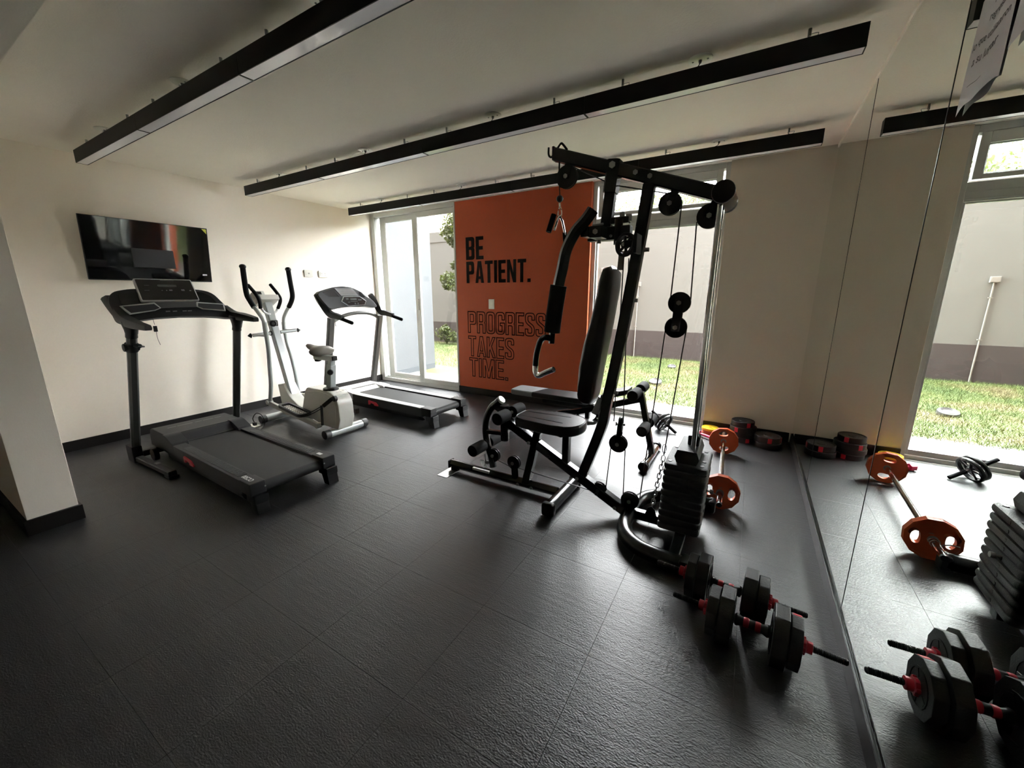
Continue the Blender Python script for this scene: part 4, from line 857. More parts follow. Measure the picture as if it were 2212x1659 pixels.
MB().tube([(-1.045, YG, 2.115), (-1.045, YG, 2.00), (-1.03, YG, 1.975), (-1.005, YG, 1.985), (-1.005, YG, 2.0)], .005, 3, 8).build('cable_guard', S, g)
pulley(-.421, 1.818); bracket(-.421, 1.818, -.395, 1.90)
pulley(-.232, 1.742, .058); bracket(-.232, 1.742, -.205, 1.81, .04)
dp = MB()
for s_ in (-1, 1): dp.prism([(-.341-.022, 1.195-.02), (-.341+.022, 1.195-.02), (-.334+.022, 1.324+.02), (-.334-.022, 1.324+.02)], YG+s_*.0175, YG+s_*.0215, 1, .001)
dp = dp.build('double_pulley_block', S, g); pulley(-.334, 1.324, par=dp); pulley(-.341, 1.195, par=dp)
pulley(-.610, .482, .055); b = MB(); b.rtube([(-.610, YG-.017, .47), (-.603, YG-.017, .61)], .004, .028, upv=(1, 0, 0)); b.rtube([(-.610, YG+.017, .47), (-.603, YG+.017, .61)], .004, .028, upv=(1, 0, 0)); b.build('pulley_bracket', S, g)
pulley(-.602, .605, .046, ax_=(1, 0.15, 0)); 
pulley(-.715, .150, .048); pulley(-.517, .128, .054); bracket(-.517, .128, -.53, .07, .05)
pulley(-1.347, .190, .051); b = MB(); b.rtube([(-1.347, YG-.017, .20), (-1.338, YG-.017, .07)], .004, .034, upv=(1, 0, 0)); b.rtube([(-1.347, YG+.017, .20), (-1.338, YG+.017, .07)], .004, .034, upv=(1, 0, 0)); b.build('pulley_bracket', S, g)
pulley(-1.520, .210, .050)
# cables
def cable(pts, r=.0034, sm=0): return MB().tube(pts, r, sm, 6).build('steel_cable', 'cable', g)
cable([(-1.038, YG, 1.93), (-1.045, YG, 2.02), (-1.02, YG, 2.065), (-.97, YG, 2.075), (-.72, YG, 1.945), (-.43, YG, 1.868), (-.385, YG, 1.85), (-.366, YG, 1.81), (-.380, YG, 1.353)])
cable([(-.263+.0, YG, 1.353), (-.262, YG, 1.70)]) if False else cable([(-.288, YG, 1.72), (-.281, YG, 1.34)])
cable([(-.393, YG, 1.18), (-.460, YG, .15)]); cable([(-.288, YG, 1.19), (-.344, YG, .463)])
cable([(-.640, YG-.01, 1.60), (-.642, YG-.01, .62)]); cable([(-.612, YG-.012, 1.56), (-.585, YG-.012, .62)])
cable([(-.652, YG, .475), (-.672, YG, .165)]); cable([(-.567, YG, .477), (-.560, YG, .14)])
cable([(-1.50, YG, .180), (-1.385, YG, .150), (-1.31, YG, .155), (-.76, YG, .125)])
# chain
b = MB(); p0, p1 = V((-.344, YG, .455)), V((-.385, YG, .115)); n_ = 12; dd = (p1-p0)/n_
q0 = V((0, 0, 1)).rotation_difference(dd.normalized()).to_matrix()
for k in range(n_):
    c_ = p0+dd*(k+.5); hl_ = dd.length*.68; rr = .0105; pts = []
    for a_ in np.linspace(0, 2*math.pi, 13)[:-1]:
        x_, z_ = rr*math.cos(a_), (hl_-rr)*(1 if math.sin(a_) > 0 else -1)+rr*math.sin(a_)
        loc = V((x_, 0, z_)) if k % 2 == 0 else V((0, x_, z_)); pts.append(c_+q0 @ loc)
    b.tube(pts, .0031, 0, 6, closed=True)
pts = [p0+V((0, 0, .045))+V((.011*math.sin(a_)*(1+.3*math.cos(a_)), 0, .028*math.cos(a_))) for a_ in np.linspace(0, 2*math.pi, 15)[:-1]]
b.tube(pts, .0026, 0, 6, closed=True); b.build('chain', 'steel', g)
b = MB().prism([(-.430, .045), (-.340, .045), (-.365, .12), (-.385, .135), (-.405, .12)], YG-.025, YG-.019, 1, .001); b.build('chain_anchor', S, g)
# U-shaped rear base
u_pts = [(-.160, 1.930, .045), (-.22, 1.930, .045), (-.36, 1.950, .045), (-.455, 2.02, .045), (-.500, 2.12, .045), (-.512, YG, .045), (-.500, 2.45, .045), (-.455, 2.55, .045), (-.36, 2.625, .045), (-.22, 2.645, .045), (-.085, 2.645, .045)]
ub = MB().tube(u_pts, .043, 6, 16).build('curved_base', S, g)
MB().box((-.175, 1.886, .0), (-.125, 1.974, .088), .016).build('foot_cap', 'blackplastic', ub); MB().box((-.105, 2.605, .0), (-.06, 2.685, .085), .016).build('foot_cap', 'blackplastic', ub)
MB().rtube([(-.50, YG, .05), (-.13, YG, .05)], .055, .05, upv=(0, 1, 0)).build('centre_beam', S, g)
MB().rtube([(-.205, 1.95, .05), (-.205, 2.62, .05)], .055, .035, upv=(0, 0, 1)).build('stack_support', S, g)
# weight stack: ten plates and the selector head
pz = .072; ph = .0405
for k in range(10):
    z0 = pz+k*ph; b = MB()
    o_ = rpoly([(-.318, 2.150, .012), (-.128, 2.150, .012), (-.112, 2.165, .01), (-.112, 2.445, .01), (-.128, 2.460, .012), (-.318, 2.460, .012), (-.332, 2.445, .01), (-.332, 2.165, .01)], 2)
    o_ = [(a_+.010*(k/9), c_) for a_, c_ in o_]
    b.prism([(a_+.0012*math.sin(k*2.1), c_+.0012*math.cos(k*1.7)) for a_, c_ in o_], z0+.001, z0+ph-.002, 2, .013); pl = b.build('weight_plate', 'castblack', g)
    MB().cyl((-.1135+.010*(k/9), YG+.005, z0+ph/2), (-.1105+.010*(k/9), YG+.005, z0+ph/2), .009, seg=10).build('pin_hole', 'blackplastic', pl)
zt = pz+10*ph
b = MB(); b.prism(rpoly([(-.262, zt, .004), (-.162, zt, .004), (-.150, zt+.035), (-.165, zt+.075, .006), (-.262, zt+.075, .006), (-.275, zt+.035)]), 2.175, 2.43, 1, .003); hd = b.build('selector_head', 'castblack', g)
MB().box((-.225, 2.27, zt+.075), (-.165, 2.33, zt+.135), .008).build('head_clamp', S, hd)
b = MB(); 
for x_, y_ in ((-.295, 2.19), (-.135, 2.19), (-.135, 2.42), (-.295, 2.42), (-.130, 2.26)): b.cyl((x_, y_, zt-.002), (x_, y_, zt+.0012), .010, seg=10)
b.build('plate_hole', 'blackplastic', hd)
b = MB().cyl((-.112, YG+.005, .30), (-.085, YG+.005, .30), .006, seg=8).cyl((-.09, YG+.005, .30), (-.072, YG+.005, .30), .013, seg=12, bev=.003); b.build('selector_pin', 'steel', g)
# seat
so = rpoly([(-1.300, 2.20, .05), (-1.235, 2.155, .06), (-1.0, 2.125, .08), (-.86, 2.15, .09), (-.815, YG, .10), (-.86, 2.42, .09), (-1.0, 2.445, .08), (-1.235, 2.415, .06), (-1.300, 2.37, .05)], 5)
se = MB().prism(so, .505, .572, 2, .018).build('seat', 'vinyl', g, angle=60)
b = MB(); b.tube([(a_, c_, .5715) for a_, c_ in [((x_+1.08)*.955-1.08, (y_-YG)*.93+YG) for x_, y_ in so]], .0028, 0, 5, closed=True); b.tube([(-1.28, 2.235, .573), (-.95, 2.215, .573)], .0016, 0, 4); b.tube([(-1.28, 2.335, .573), (-.95, 2.355, .573)], .0016, 0, 4); b.build('seam', 'greyvinyl', se)
# back rest: profile in x-z swept over its width
bk = [(-.700, 1.525), (-.735, 1.515), (-.752, 1.46), (-.765, 1.36), (-.792, 1.22), (-.828, 1.08), (-.850, .94), (-.853, .80), (-.842, .735), (-.815, .708), (-.775, .712), (-.760, .76), (-.735, .95), (-.70, 1.20), (-.675, 1.42), (-.675, 1.50)]
b = MB(); rows = []
cxz = (sum(p[0] for p in bk)/len(bk), sum(p[1] for p in bk)/len(bk))
for u in np.linspace(-1, 1, 11):
    rr = math.sqrt(max(0, 1-abs(u)**5)); zs = .86+.14*math.sqrt(max(0, 1-abs(u)**2.2)); ring = []
    for x_, z_ in bk:
        ax_ = cxz[0]+((z_-cxz[1])/( .817))*.155
        ring.append(b.bm.verts.new((ax_+(x_-ax_)*(.25+.75*rr), YG+u*.122, cxz[1]+(z_-cxz[1])*zs)))
    rows.append(ring)
nb = len(bk)
for A_, B_ in zip(rows, rows[1:]):
    for k in range(nb): b.bm.faces.new((A_[k], A_[(k+1) % nb], B_[(k+1) % nb], B_[k]))
b.bm.faces.new(rows[0]); b.bm.faces.new(rows[-1][::-1]); br = b.build('back_rest', 'vinyl', g, angle=70)
for p_ in ((-.572, YG-.01, 1.335), (-.650, YG-.01, .80), (-.530, YG-.01, 1.60)): bolt(MB(), p_, .012, (1, 0, 0), .022).build('bolt', 'steel', g)
MB().rtube([(-.66, YG, 1.50), (-.655, YG, 1.60)], .03, .02, upv=(0, 1, 0)).build('back_rest_stay', 'steel', g)
# press arm
hubs = MB(); hubs.box((-.835, 2.215, 1.655), (-.60, 2.275, 1.725), .006); hubs.box((-.79, 2.12, 1.66), (-.72, 2.30, 1.72), .006); hubs.cyl((-.665, 2.23, 1.63), (-.665, 2.23, 1.76), .022, seg=14); hubs.box((-.72, 2.245, 1.74), (-.62, 2.295, 1.775), .006)
hub = hubs.build('press_arm_hub', 'blackplastic', g)
b = MB(); bolt(b, (-.755, 2.12, 1.690), .014); bolt(b, (-.70, 2.215, 1.675), .008); b.cyl((-.80, 2.20, 1.735), (-.74, 2.20, 1.738), .006, seg=8); b.cyl((-.76, 2.20, 1.655), (-.76, 2.20, 1.638), .012, seg=10); b.cyl((-.66, 2.20, 1.645), (-.66, 2.20, 1.62), .010, seg=10); b.cyl((-.66, 2.27, 1.76), (-.66, 2.27, 1.80), .014, seg=10); b.cyl((-.625, 2.27, 1.75), (-.625, 2.27, 1.785), .017, seg=12)
b.build('hub_bolt', 'steel', hub)
ac = V((-.600, 2.150, 1.618)); aa = V((-.42, -.90, .08)).normalized()
pw = MB().lathe([(.044, -.012), (.058, -.012), (.060, -.009), (.052, 0), (.060, .009), (.058, .012), (.044, .012)], ac, aa, 28)
bmesh.ops.delete(pw.bm, geom=[f for f in pw.bm.faces if len(f.verts) > 4], context='FACES'); pw.bm.verts.ensure_lookup_table()
for k in range(28): pw.bm.faces.new((pw.bm.verts[k], pw.bm.verts[(k+1) % 28], pw.bm.verts[168+(k+1) % 28], pw.bm.verts[168+k]))
pw.cyl(ac-aa*.014, ac+aa*.014, .020, seg=14); pr_ = aa.orthogonal().normalized()
for k in range(6):
    dd_ = Matrix.Rotation(k*math.pi/3, 3, aa) @ pr_; pw.rtube([ac+dd_*.015, ac+dd_*.047], .013, .012)
pw = pw.build('pulley', 'darkplastic', hub, recalc=True); MB().cyl(ac+aa*.013, ac+aa*.020, .009, seg=8).build('axle_bolt', 'steel', pw)
b = MB().box((-.600, 2.118, 1.600), (-.545, 2.126, 1.636), .003); b.box((-.553, 2.118, 1.572), (-.535, 2.22, 1.668), .004); b.build('pulley_yoke', 'blackplastic', hub)
MB().rtube([(-.765, 2.10, 1.795), (-.80, 2.09, 1.745), (-.850, 2.08, 1.69), (-.895, 2.07, 1.60), (-.912, 2.06, 1.50), (-.928, 2.05, 1.405), (-.938, 2.05, 1.28)], .064, .050, 5, (0, 1, 0), .85).build('press_arm', S, g)
MB().box((-.83, 2.10, 1.665), (-.79, 2.24, 1.72), .005).build('press_arm_joint', S, g)
fr_ = MB().tube([(-.926, 2.05, 1.415), (-.945, 2.05, 1.285), (-.960, 2.05, 1.160)], .0455, 3, 20).build('foam_roller', 'foam', g)
MB().rtube([(-.958, 2.05, 1.17), (-.962, 2.05, 1.095)], .036, .036, upv=(0, 1, 0), c=.9).build('handle_socket', S, g)
hn = MB().tube([(-.965, 2.045, 1.125), (-1.000, 2.045, 1.128), (-1.030, 2.045, 1.105), (-1.050, 2.04, 1.03), (-1.058, 2.04, .95), (-1.052, 2.035, .915), (-1.030, 2.03, .905), (-.990, 2.02, .925), (-.925, 2.01, .955)], .0165, 5, 14).build('curved_handle', 'chrome', g)
MB().tube([(-.965, 2.045, 1.125), (-1.000, 2.045, 1.128), (-1.030, 2.045, 1.105), (-1.050, 2.04, 1.03), (-1.0575, 2.04, .96)], .0172, 5, 14).build('handle_sleeve', 'gunmetal', hn)
# leg developer
MB().tube([(-1.478, YG, .612), (-1.525, YG, .585), (-1.572, YG, .50), (-1.590, YG, .40), (-1.578, YG, .30), (-1.545, YG, .20), (-1.528, YG, .115)], .026, 5, 14).build('leg_lever', S, g)
b = MB().cyl((-1.515, YG, .585), (-1.455, YG, .640), .030, seg=16); b.build('lever_sleeve', S, g)
MB().cyl((-1.462, YG, .632), (-1.445, YG, .648), .030, seg=16, bev=.006).build('sleeve_cap', 'plate_white', g)
MB().rtube([(-1.50, YG, .60), (-1.41, YG, .545)], .05, .05, upv=(0, 1, 0)).build('lever_bracket', S, g)
MB().tube([(-1.425, YG, .60), (-1.425, YG, .345)], .031, seg=16).build('accessory_socket', S, g)
MB().cyl((-1.425, YG, .598), (-1.425, YG, .606), .033, seg=18).build('socket_rim', 'darkplastic', g)
MB().rtube([(-1.580, YG, .385), (-1.44, YG, .395)], .03, .04, upv=(0, 1, 0)).build('lever_stay', S, g)
for (x_, z_, y0, y1) in ((-1.385, .552, 2.12, 2.25), (-1.385, .552, 2.32, 2.45), (-1.590, .285, 2.11, 2.25), (-1.590, .285, 2.32, 2.46)):
    MB().cyl((x_, y0, z_), (x_, y1, z_), .043, seg=22, bev=.007).build('foam_roller', 'foam', g)
b = MB()
for x_, z_ in ((-1.385, .552), (-1.590, .285)): b.cyl((x_, 2.14, z_), (x_, 2.43, z_), .012, seg=10)
b.build('roller_axle', 'steel', g)
b = MB()
for i in range(9):
    a_ = i*.8; b.tube([(-1.60+.010*math.cos(a_)+i*.006, YG-.01, .16-.008*i+.008*math.sin(a_)), (-1.592+.010*math.cos(a_+1)+i*.006, YG-.01, .15-.008*i+.008*math.sin(a_+1))], .0025, 0, 5)
b.tube([(-1.60, YG, .20), (-1.60, YG, .13), (-1.61, YG, .10)], .003, 3, 6); b.sphere((-1.575, YG-.005, .14), .017, (1.2, 1, .8), 10); b.tube([(-1.63, YG, .095), (-1.64, YG, .14), (-1.61, YG, .145), (-1.60, YG, .10), (-1.62, YG, .088)], .0022, 3, 5); b.build('snap_hook', 'steel', g)
# stirrup handle hanging from the lat cable
t = thing('pulley_handle', 'chrome stirrup handle with black grips hanging from the top cable', 'handle', (-1.035, YG, 1.75))
b = MB().sphere((-1.038, YG, 1.912), .020, (1, 1, 1), 12); b.build('cable_stop', 'blackplastic', t)
b = MB().tube([(-1.038, YG, 1.888), (-1.036, YG, 1.868)], .006, seg=8); pts = [V((-1.035, YG, 1.838))+V((.011*math.sin(a_)*(1-.3*math.cos(a_)), 0, .030*math.cos(a_))) for a_ in np.linspace(0, 2*math.pi, 15)[:-1]]
b.tube(pts, .0035, 0, 6, closed=True); b.build('carabiner', 'chrome', t)
MB().tube([(-1.045, YG-.05, 1.735), (-1.040, YG-.01, 1.805), (-1.034, YG, 1.818), (-1.026, YG+.02, 1.79), (-1.020, YG+.10, 1.64)], .0065, 0, 8).build('bent_rod', 'chrome', t)
MB().tube([(-1.052, YG-.045, 1.82), (-1.070, YG-.075, 1.722)], .0155, seg=12).build('grip', 'foam', t)
MB().tube([(-1.028, YG+.06, 1.735), (-1.024, YG+.085, 1.61)], .013, seg=12).build('grip', 'foam', t)

# ------------------------------------------------------------------ sit-up bench
t = thing('weight_bench', 'adjustable black and grey bench with foam leg rollers behind the multi-gym', 'bench', (-1.25, 3.26, 0))
yb_ = 3.26
bp = MB().prism(rpoly([(-1.905, 3.15, .05), (-1.905, 3.37, .05), (-1.12, 3.385, .04), (-1.12, 3.135, .04)], 5), .435, .485, 2, .014).build('back_pad', 'vinyl', t, angle=60)
MB().prism(rpoly([(-1.908, 3.148, .05), (-1.908, 3.372, .05), (-1.585, 3.377), (-1.66, 3.143)], 5), .434, .4862, 2, .014).build('back_pad_panel', 'greyvinyl', bp, angle=60)
x = MB().prism(rpoly([(-1.02, 3.14, .03), (-1.02, 3.38, .03), (-.80, 3.36, .04), (-.80, 3.16, .04)], 5), 0, .045, 2, .013)
for v in x.bm.verts: v.co.z += .495+(v.co.x+1.02)*.32
x.build('seat_pad', 'vinyl', t, angle=60)
MB().rtube([(-1.60, yb_, .40), (-1.10, yb_, .40)], .045, .04, upv=(0, 1, 0)).build('back_support', 'gunmetal', t)
MB().rtube([(-1.95, yb_, .06), (-1.45, yb_, .28), (-1.25, yb_, .335), (-.72, yb_, .520)], .05, .055, 4, (0, 1, 0)).build('main_beam', 'gunmetal', t)
lg = MB().rtube([(-.710, yb_, .585), (-.585, yb_, .07)], .045, .055, upv=(0, 1, 0)).build('front_leg', 'gunmetal', t)
for (x_, z_) in ((-.730, .590), (-.640, .312)):
    MB().tube([(x_, 3.06, z_), (x_, 3.50, z_)], .011, seg=10).build('roller_axle', 'steel', lg)
    for a_, c_ in ((3.055, 3.215), (3.315, 3.475)): MB().cyl((x_, a_, z_), (x_, c_, z_), .044, seg=22, bev=.007).build('foam_roller', 'foam', lg)
def foot(x_, y0, y1):
    f_ = MB().tube([(x_, y0, .036), (x_, y1, .036)], .034, seg=14).build('floor_tube', 'chrome' if x_ > -1 else 'gunmetal', t)
    b = MB(); b.cyl((x_, y0-.012, .040), (x_, y0+.03, .040), .040, seg=16, bev=.004); b.cyl((x_, y1-.03, .040), (x_, y1+.012, .040), .040, seg=16, bev=.004); b.build('end_cap', 'blackplastic', f_)
foot(-.60, 3.02, 3.54); foot(-1.98, 3.02, 3.50)
b = MB(); arc = [(-1.155+.13*math.cos(a_), .36+.13*math.sin(a_)) for a_ in np.linspace(math.pi*1.05, math.pi*1.95, 10)]; arc += [(-1.155+.09*math.cos(a_), .36+.09*math.sin(a_)) for a_ in np.linspace(math.pi*1.95, math.pi*1.05, 10)]
b.prism(arc, yb_-.035, yb_-.029, 1); ad = b.build('adjuster_plate', 'gunmetal', t)
b = MB()
for a_ in np.linspace(math.pi*1.15, math.pi*1.85, 7): b.cyl((-1.155+.11*math.cos(a_), yb_-.036, .36+.11*math.sin(a_)), (-1.155+.11*math.cos(a_), yb_-.034, .36+.11*math.sin(a_)), .007, seg=8)
b.build('adjuster_hole', 'print', ad)
x = MB().prism(rpoly([(-1.26, 3.17, .05), (-1.26, 3.35, .05), (-1.06, 3.35, .05), (-1.06, 3.17, .05)], 5), .255, .285, 2, .01).build('curl_pad', 'greyvinyl', t, angle=60)
MB().rtube([(-1.16, yb_, .26), (-1.16, yb_, .36)], .04, .04, upv=(0, 1, 0)).build('curl_pad_post', 'gunmetal', t)
b = MB().box((-1.09, yb_-.03, .33), (-1.02, yb_+.03, .50), .006, rot=(.35, 'Y')); b.build('hinge_bracket', 'steel', t)

# ------------------------------------------------------------------ barbell
t = thing('barbell', 'chrome barbell with two orange plates lying on the floor by the mirror', 'barbell', (-.065, 3.2, 0))
ba0, ba1 = V((-.040, 2.53, .113)), V((-.095, 3.98, .113)); dr = (ba1-ba0).normalized()
def bar_pt(y): return ba0+dr*((y-2.53)/dr.y)
MB().tube([bar_pt(2.545), bar_pt(3.97)], .0158, seg=18).build('bar', 'chrome', t)
b = MB().cyl(bar_pt(2.53), bar_pt(2.56), .0152, seg=18); b.cyl(bar_pt(3.955), bar_pt(3.985), .0152, seg=18); b.build('bar_tip', 'blackplastic', t)
def gripplate(y, ph, lab=None):
    R_ = .1125; n_ = 12; out = [(R_/math.cos(math.pi/12)*math.cos(ph+math.pi*2*k/n_+math.pi/12), R_/math.cos(math.pi/12)*math.sin(ph+2*math.pi*k/n_+math.pi/12)) for k in range(n_)]
    holes = [[(.021*math.cos(a_), .021*math.sin(a_)) for a_ in np.linspace(0, 2*math.pi, 17)[:-1]]]
    for s_ in (0, 1):
        h = rpoly([(.050, -.034, .02), (.072, -.038, .02), (.084, -.020, .015), (.088, 0, .02), (.084, .020, .015), (.072, .038, .02), (.050, .034, .02), (.044, 0, .03)], 3)
        a_ = ph+s_*math.pi; holes.append([(x_*math.cos(a_)-y_*math.sin(a_), x_*math.sin(a_)+y_*math.cos(a_)) for x_, y_ in h])
    b = MB().prism(out, -.016, .016, 2, holes=holes)
    # raised rim
    b.prism(out, -.019, .019, 2, holes=[[(x_*.90, y_*.90) for x_, y_ in out]])
    m_ = Matrix.Translation(bar_pt(y)) @ V((0, 0, 1)).rotation_difference(dr).to_matrix().to_4x4() @ Matrix.Rotation(0, 4, 'Z')
    bmesh.ops.transform(b.bm, matrix=m_, verts=b.bm.verts[:]); p = b.build('weight_plate', 'plateorange', t, angle=25)
    sl_ = MB().lathe([(.0142, -.019), (.022, -.019), (.022, .019), (.0142, .019)], (0, 0, 0), (0, 0, 1), 18); bmesh.ops.transform(sl_.bm, matrix=m_, verts=sl_.bm.verts[:]); sl_.build('plate_sleeve', 'steel', p)
gripplate(2.725, 0.10); gripplate(3.765, math.pi/2-.08)
b = MB(); c0 = bar_pt(2.695)
b.tube([c0+V((.021*math.cos(a_), -.004*a_, .021*math.sin(a_))) for a_ in np.linspace(-.5, 7.5, 26)], .0022, 0, 6); b.tube([c0+V((-.021, -.03, 0)), c0+V((-.05, -.03, .012)), c0+V((-.085, -.03, .012))], .0028, 0, 6); b.build('spring_collar', 'steel', t)
c0 = bar_pt(3.80); b = MB().tube([c0+V((.021*math.cos(a_), .004*a_, .021*math.sin(a_))) for a_ in np.linspace(-.5, 7.5, 26)], .0022, 0, 6); b.tube([c0+V((.02, .03, 0)), c0+V((.07, .03, .012))], .0028, 0, 6); b.build('spring_collar', 'steel', t)

# ------------------------------------------------------------------ plate piles in the corner
def disc(cx, cy, z, r, h, m, name, lb, cat, grp, redangs=(), n=24, tilt=None, phase=0.0, hub='blackplastic'):
    t = thing(name, lb, cat, (cx, cy, z), grp)
    b = MB().lathe([(.014, .004), (r*.30, .004), (r*.34, .008), (r*.86, .008), (r*.90, 0), (r*.98, 0), (r, .004), (r, h-.004), (r*.98, h), (r*.90, h), (r*.86, h-.005), (r*.34, h-.005), (r*.30, h), (.014, h)], (cx, cy, z), tilt or (0, 0, 1), n)
    b.build('disc', m, t, angle=25)
    MB().lathe([(.013, .003), (.013, h+.001)], (cx, cy, z), tilt or (0, 0, 1), 14).build('centre_hole', hub, t)
    for a_ in redangs:
        x_ = MB().box((r-.006, -.016, .004), (r+.0015, .016, h-.003), .001)
        bmesh.ops.transform(x_.bm, matrix=Matrix.Translation((cx, cy, z)) @ Matrix.Rotation(a_, 4, 'Z'), verts=x_.bm.verts[:]); x_.build('red_label', 'red', t)
    if m == 'plasticweight':
        b = MB()
        for i in range(14):
            a_ = .4+i*.16; rr_ = r*.72; b.box((cx+rr_*math.cos(a_)-.004, cy+rr_*math.sin(a_)-.005, z+h-.0052), (cx+rr_*math.cos(a_)+.003, cy+rr_*math.sin(a_)+.004, z+h-.0040))
        b.build('embossing', 'darkplastic', t)
cx, cy = .045, 4.235; z = 0
pl1 = [(.112, .045, 'bottom'), (.110, .045, 'second from bottom'), (.112, .050, 'third from bottom'), (.098, .050, 'top')]
for k, (r_, h_, wd) in enumerate(pl1):
    disc(cx+(.008, -.004, .008, 0)[k], cy+(0, .006, 0, .005)[k], z, r_, h_, 'plasticweight', 'weight_disc', f'black round weight plate, {wd} of the taller pile by the back wall', 'weight plate', 'black plates in the corner', ((-1.15,), (), (-2.1,), (-1.05,))[k]); z += h_+.0005
cx, cy = .255, 4.155; z = 0
for k, (r_, h_, wd) in enumerate([(.112, .052, 'bottom'), (.105, .052, 'top')]):
    disc(cx, cy+.006*k, z, r_, h_, 'plasticweight', 'weight_disc', f'black round weight plate, {wd} of the low pile nearest the mirror', 'weight plate', 'black plates in the corner', ((), (-1.45, -.2))[k]); z += h_+.0005
disc(-.225, 4.275, 0, .080, .020, 'plateorange', 'small_disc', 'orange disc at the bottom of the yellow pile beside the window', 'weight plate', 'small coloured plates', hub='yellow')
disc(-.222, 4.268, .0205, .078, .020, 'plateorange', 'small_disc', 'orange disc in the middle of the yellow pile beside the window', 'weight plate', 'small coloured plates', hub='yellow')
disc(-.228, 4.272, .041, .080, .022, 'yellow', 'small_disc', 'bright yellow disc on top of the small pile beside the window', 'weight plate', 'small coloured plates', hub='plateorange')
# pink dumbbell
t = thing('pink_dumbbell', 'small pink hex dumbbell on the floor between the window and barbell', 'dumbbell', (-.25, 4.08, 0))
d0, d1 = V((-.325, 4.130, .028)), V((-.180, 4.045, .028)); dv = (d1-d0).normalized()
MB().tube([d0, d1], .013, seg=12).build('handle', 'pink', t)
for c_ in (d0, d1): MB().cyl(c_-dv*.024, c_+dv*.024, .031, seg=6, bev=.005).build('hex_head', 'pink', t)
# ab wheel
t = thing('ab_wheel', 'black twin-wheel ab roller leaning on one handle below the window', 'ab wheel', (-.66, 4.12, 0))
c_ = V((-.650, 4.120, .094)); ax_ = V((.118, -.055, -.070)).normalized()
for s_ in (-1, 1):
    w_ = MB().lathe([(.082, -.013), (.096, -.013), (.100, -.008), (.100, .008), (.096, .013), (.082, .013)], c_+ax_*.018*s_, ax_, 32); bm_ = w_.bm
    bmesh.ops.delete(bm_, geom=[f for f in bm_.faces if len(f.verts) > 4], context='FACES')
    rv = [v for v in bm_.verts]
    bm_.verts.ensure_lookup_table()
    for k in range(32): bm_.faces.new((bm_.verts[k], bm_.verts[(k+1) % 32], bm_.verts[160+(k+1) % 32], bm_.verts[160+k]))
    w_ = w_.build('wheel', 'blackplastic', t, angle=40)
    b = MB(); b.cyl(c_+ax_*(.018*s_-.012), c_+ax_*(.018*s_+.012), .022, seg=14)
    pr_ = ax_.orthogonal().normalized()
    for k in range(5):
        dd_ = Matrix.Rotation(k*2*math.pi/5, 3, ax_) @ pr_; b.rtube([c_+ax_*.018*s_+dd_*.015, c_+ax_*.018*s_+dd_*.086], .016, .012)
    b.build('spoke', 'midplastic', w_)
MB().tube([c_-ax_*.165, c_+ax_*.165], .008, seg=10).build('axle', 'steel', t)
for s_ in (-1, 1):
    MB().tube([c_+ax_*s_*(.050+.013*k) for k in range(10)], .0145, 0, 12).build('hand_grip', 'foam', t)

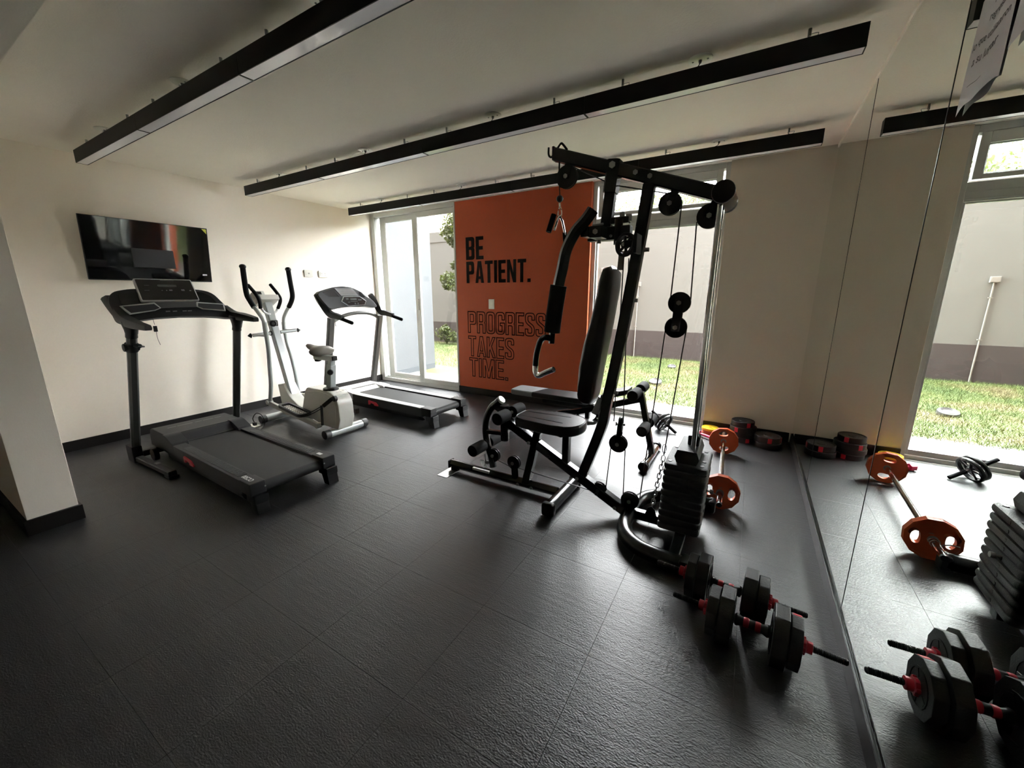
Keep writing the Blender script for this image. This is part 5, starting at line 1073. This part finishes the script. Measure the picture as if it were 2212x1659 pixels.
# ------------------------------------------------------------------ spin-lock dumbbells
def spinlock(root, lb, e0, e1, pos, red):
    """e0, e1 rod ends; pos: distances along the rod of (collar, outer plate, inner plate) from each end"""
    e0, e1 = V(e0), V(e1); d = (e1-e0).normalized(); L_ = (e1-e0).length; mid = (e0+e1)/2
    t = thing('adjustable_dumbbell', lb, 'dumbbell', (mid.x, mid.y, 0), 'adjustable dumbbells by the mirror')
    q = Matrix.Translation(e0) @ V((0, 0, 1)).rotation_difference(d).to_matrix().to_4x4()
    def bl(b, nm, m, par=t, ang=30): bmesh.ops.transform(b.bm, matrix=q, verts=b.bm.verts[:]); return b.build(nm, m, par, angle=ang)
    b = MB(); n_ = 0; prof = []; zz = .003; prof.append((.008, 0)); prof.append((.0105, .003))
    th = []
    def thread(a, c):
        z = a
        while z < c: th.append((.0098, z)); th.append((.0122, z+.0025)); z += .005
    thread(.004, pos[0]); th.append((.0098, pos[0])); th.append((.0098, L_-pos[0])); thread(L_-pos[0]+.001, L_-.004)
    rod = bl(MB().lathe([(.008, 0), (.0105, .003)]+th+[(.0105, L_-.003), (.008, L_)], (0, 0, 0), (0, 0, 1), 12), 'threaded_rod', 'blackplastic', t, 20)
    for s_ in (0, 1):
        def Z(v): return v if s_ == 0 else L_-v
        # star collar
        c0 = pos[0]; b = MB().lathe([(.012, Z(c0)), (.021, Z(c0+.002)), (.021, Z(c0+.020)), (.012, Z(c0+.022))], (0, 0, 0), (0, 0, 1), 16)
        for k in range(6):
            a_ = k*math.pi/3+.3; b.box((.016, -.007, min(Z(c0+.022), Z(c0+.034))), (.031, .007, max(Z(c0+.022), Z(c0+.034))), .003, rot=(a_, 'Z'), piv=(0, 0, 0))
        b.lathe([(.012, Z(c0+.021)), (.026, Z(c0+.022)), (.026, Z(c0+.034)), (.012, Z(c0+.035))], (0, 0, 0), (0, 0, 1), 18); bl(b, 'star_collar', 'red')
        for nm, (z0, z1, r_) in (('outer', pos[1]), ('inner', pos[2])):
            a, c = sorted((Z(z0), Z(z1))); ph_ = math.pi/10+(.0 if nm == 'inner' else .06)
            ro = [(r_*math.cos(ph_+k*math.pi/5), r_*math.sin(ph_+k*math.pi/5)) for k in range(10)]
            b = MB().prism(ro, a+.001, c-.001, 2, .004)
            pl = bl(b, 'weight_plate', 'plasticweight')
            b = MB()
            for zf, sg in ((a+.001, -1), (c-.001, 1)):
                b.lathe([(r_*.60, zf), (r_*.60, zf+sg*.003), (r_*.66, zf+sg*.003), (r_*.66, zf)], (0, 0, 0), (0, 0, 1), 20)
                for k in range(5): b.box((r_*.30, -.008, min(zf, zf+sg*.0025)), (r_*.58, .008, max(zf, zf+sg*.0025)), .001, rot=(k*2*math.pi/5, 'Z'), piv=(0, 0, 0), seg=1)
                b.cyl((0, 0, zf), (0, 0, zf+sg*.003), .020, seg=16)
            bl(b, 'face_relief', 'darkplastic', pl)
            for (ss, nn, ang_) in red:
                if ss == s_ and nn == nm:
                    x_ = MB().box((r_*.951-.001, -.020, a+.006), (r_*.951+.0012, .020, c-.006)); 
                    bmesh.ops.rotate(x_.bm, verts=x_.bm.verts[:], matrix=Matrix.Rotation(ph_+math.pi/10+ang_*math.pi/5, 3, 'Z')); bl(x_, 'red_label', 'red', pl)
    g0, g1 = pos[2][1]+.006, L_-pos[2][1]-.006
    bl(MB().lathe([(.011, g0-.004), (.022, g0), (.024, g0+.006), (.017, g0+.022), (.0175, g1-.022), (.024, g1-.006), (.022, g1), (.011, g1+.004)], (0, 0, 0), (0, 0, 1), 20), 'hand_grip', 'blackplastic')
    m_ = (g0+g1)/2; w_ = (g1-g0)/2-.028
    for a, c in ((m_-w_, m_-.010), (m_+.010, m_+w_)): bl(MB().lathe([(.0172, a), (.0190, a+.004), (.0192, c-.004), (.0172, c)], (0, 0, 0), (0, 0, 1), 20), 'red_band', 'red')
    return t
spinlock(0, 'adjustable dumbbell with red collars nearest the camera, rod touching the mirror', (-.154, 1.613, .110), (.428, 1.576, .110), (.100, (.136, .176, .098), (.178, .228, .115)), [(1, 'outer', 3)])
spinlock(1, 'adjustable dumbbell with red collars against the curved gym base', (-.256, 1.795, .110), (.329, 1.760, .110), (.100, (.136, .176, .098), (.178, .228, .115)), [(0, 'inner', 8)])
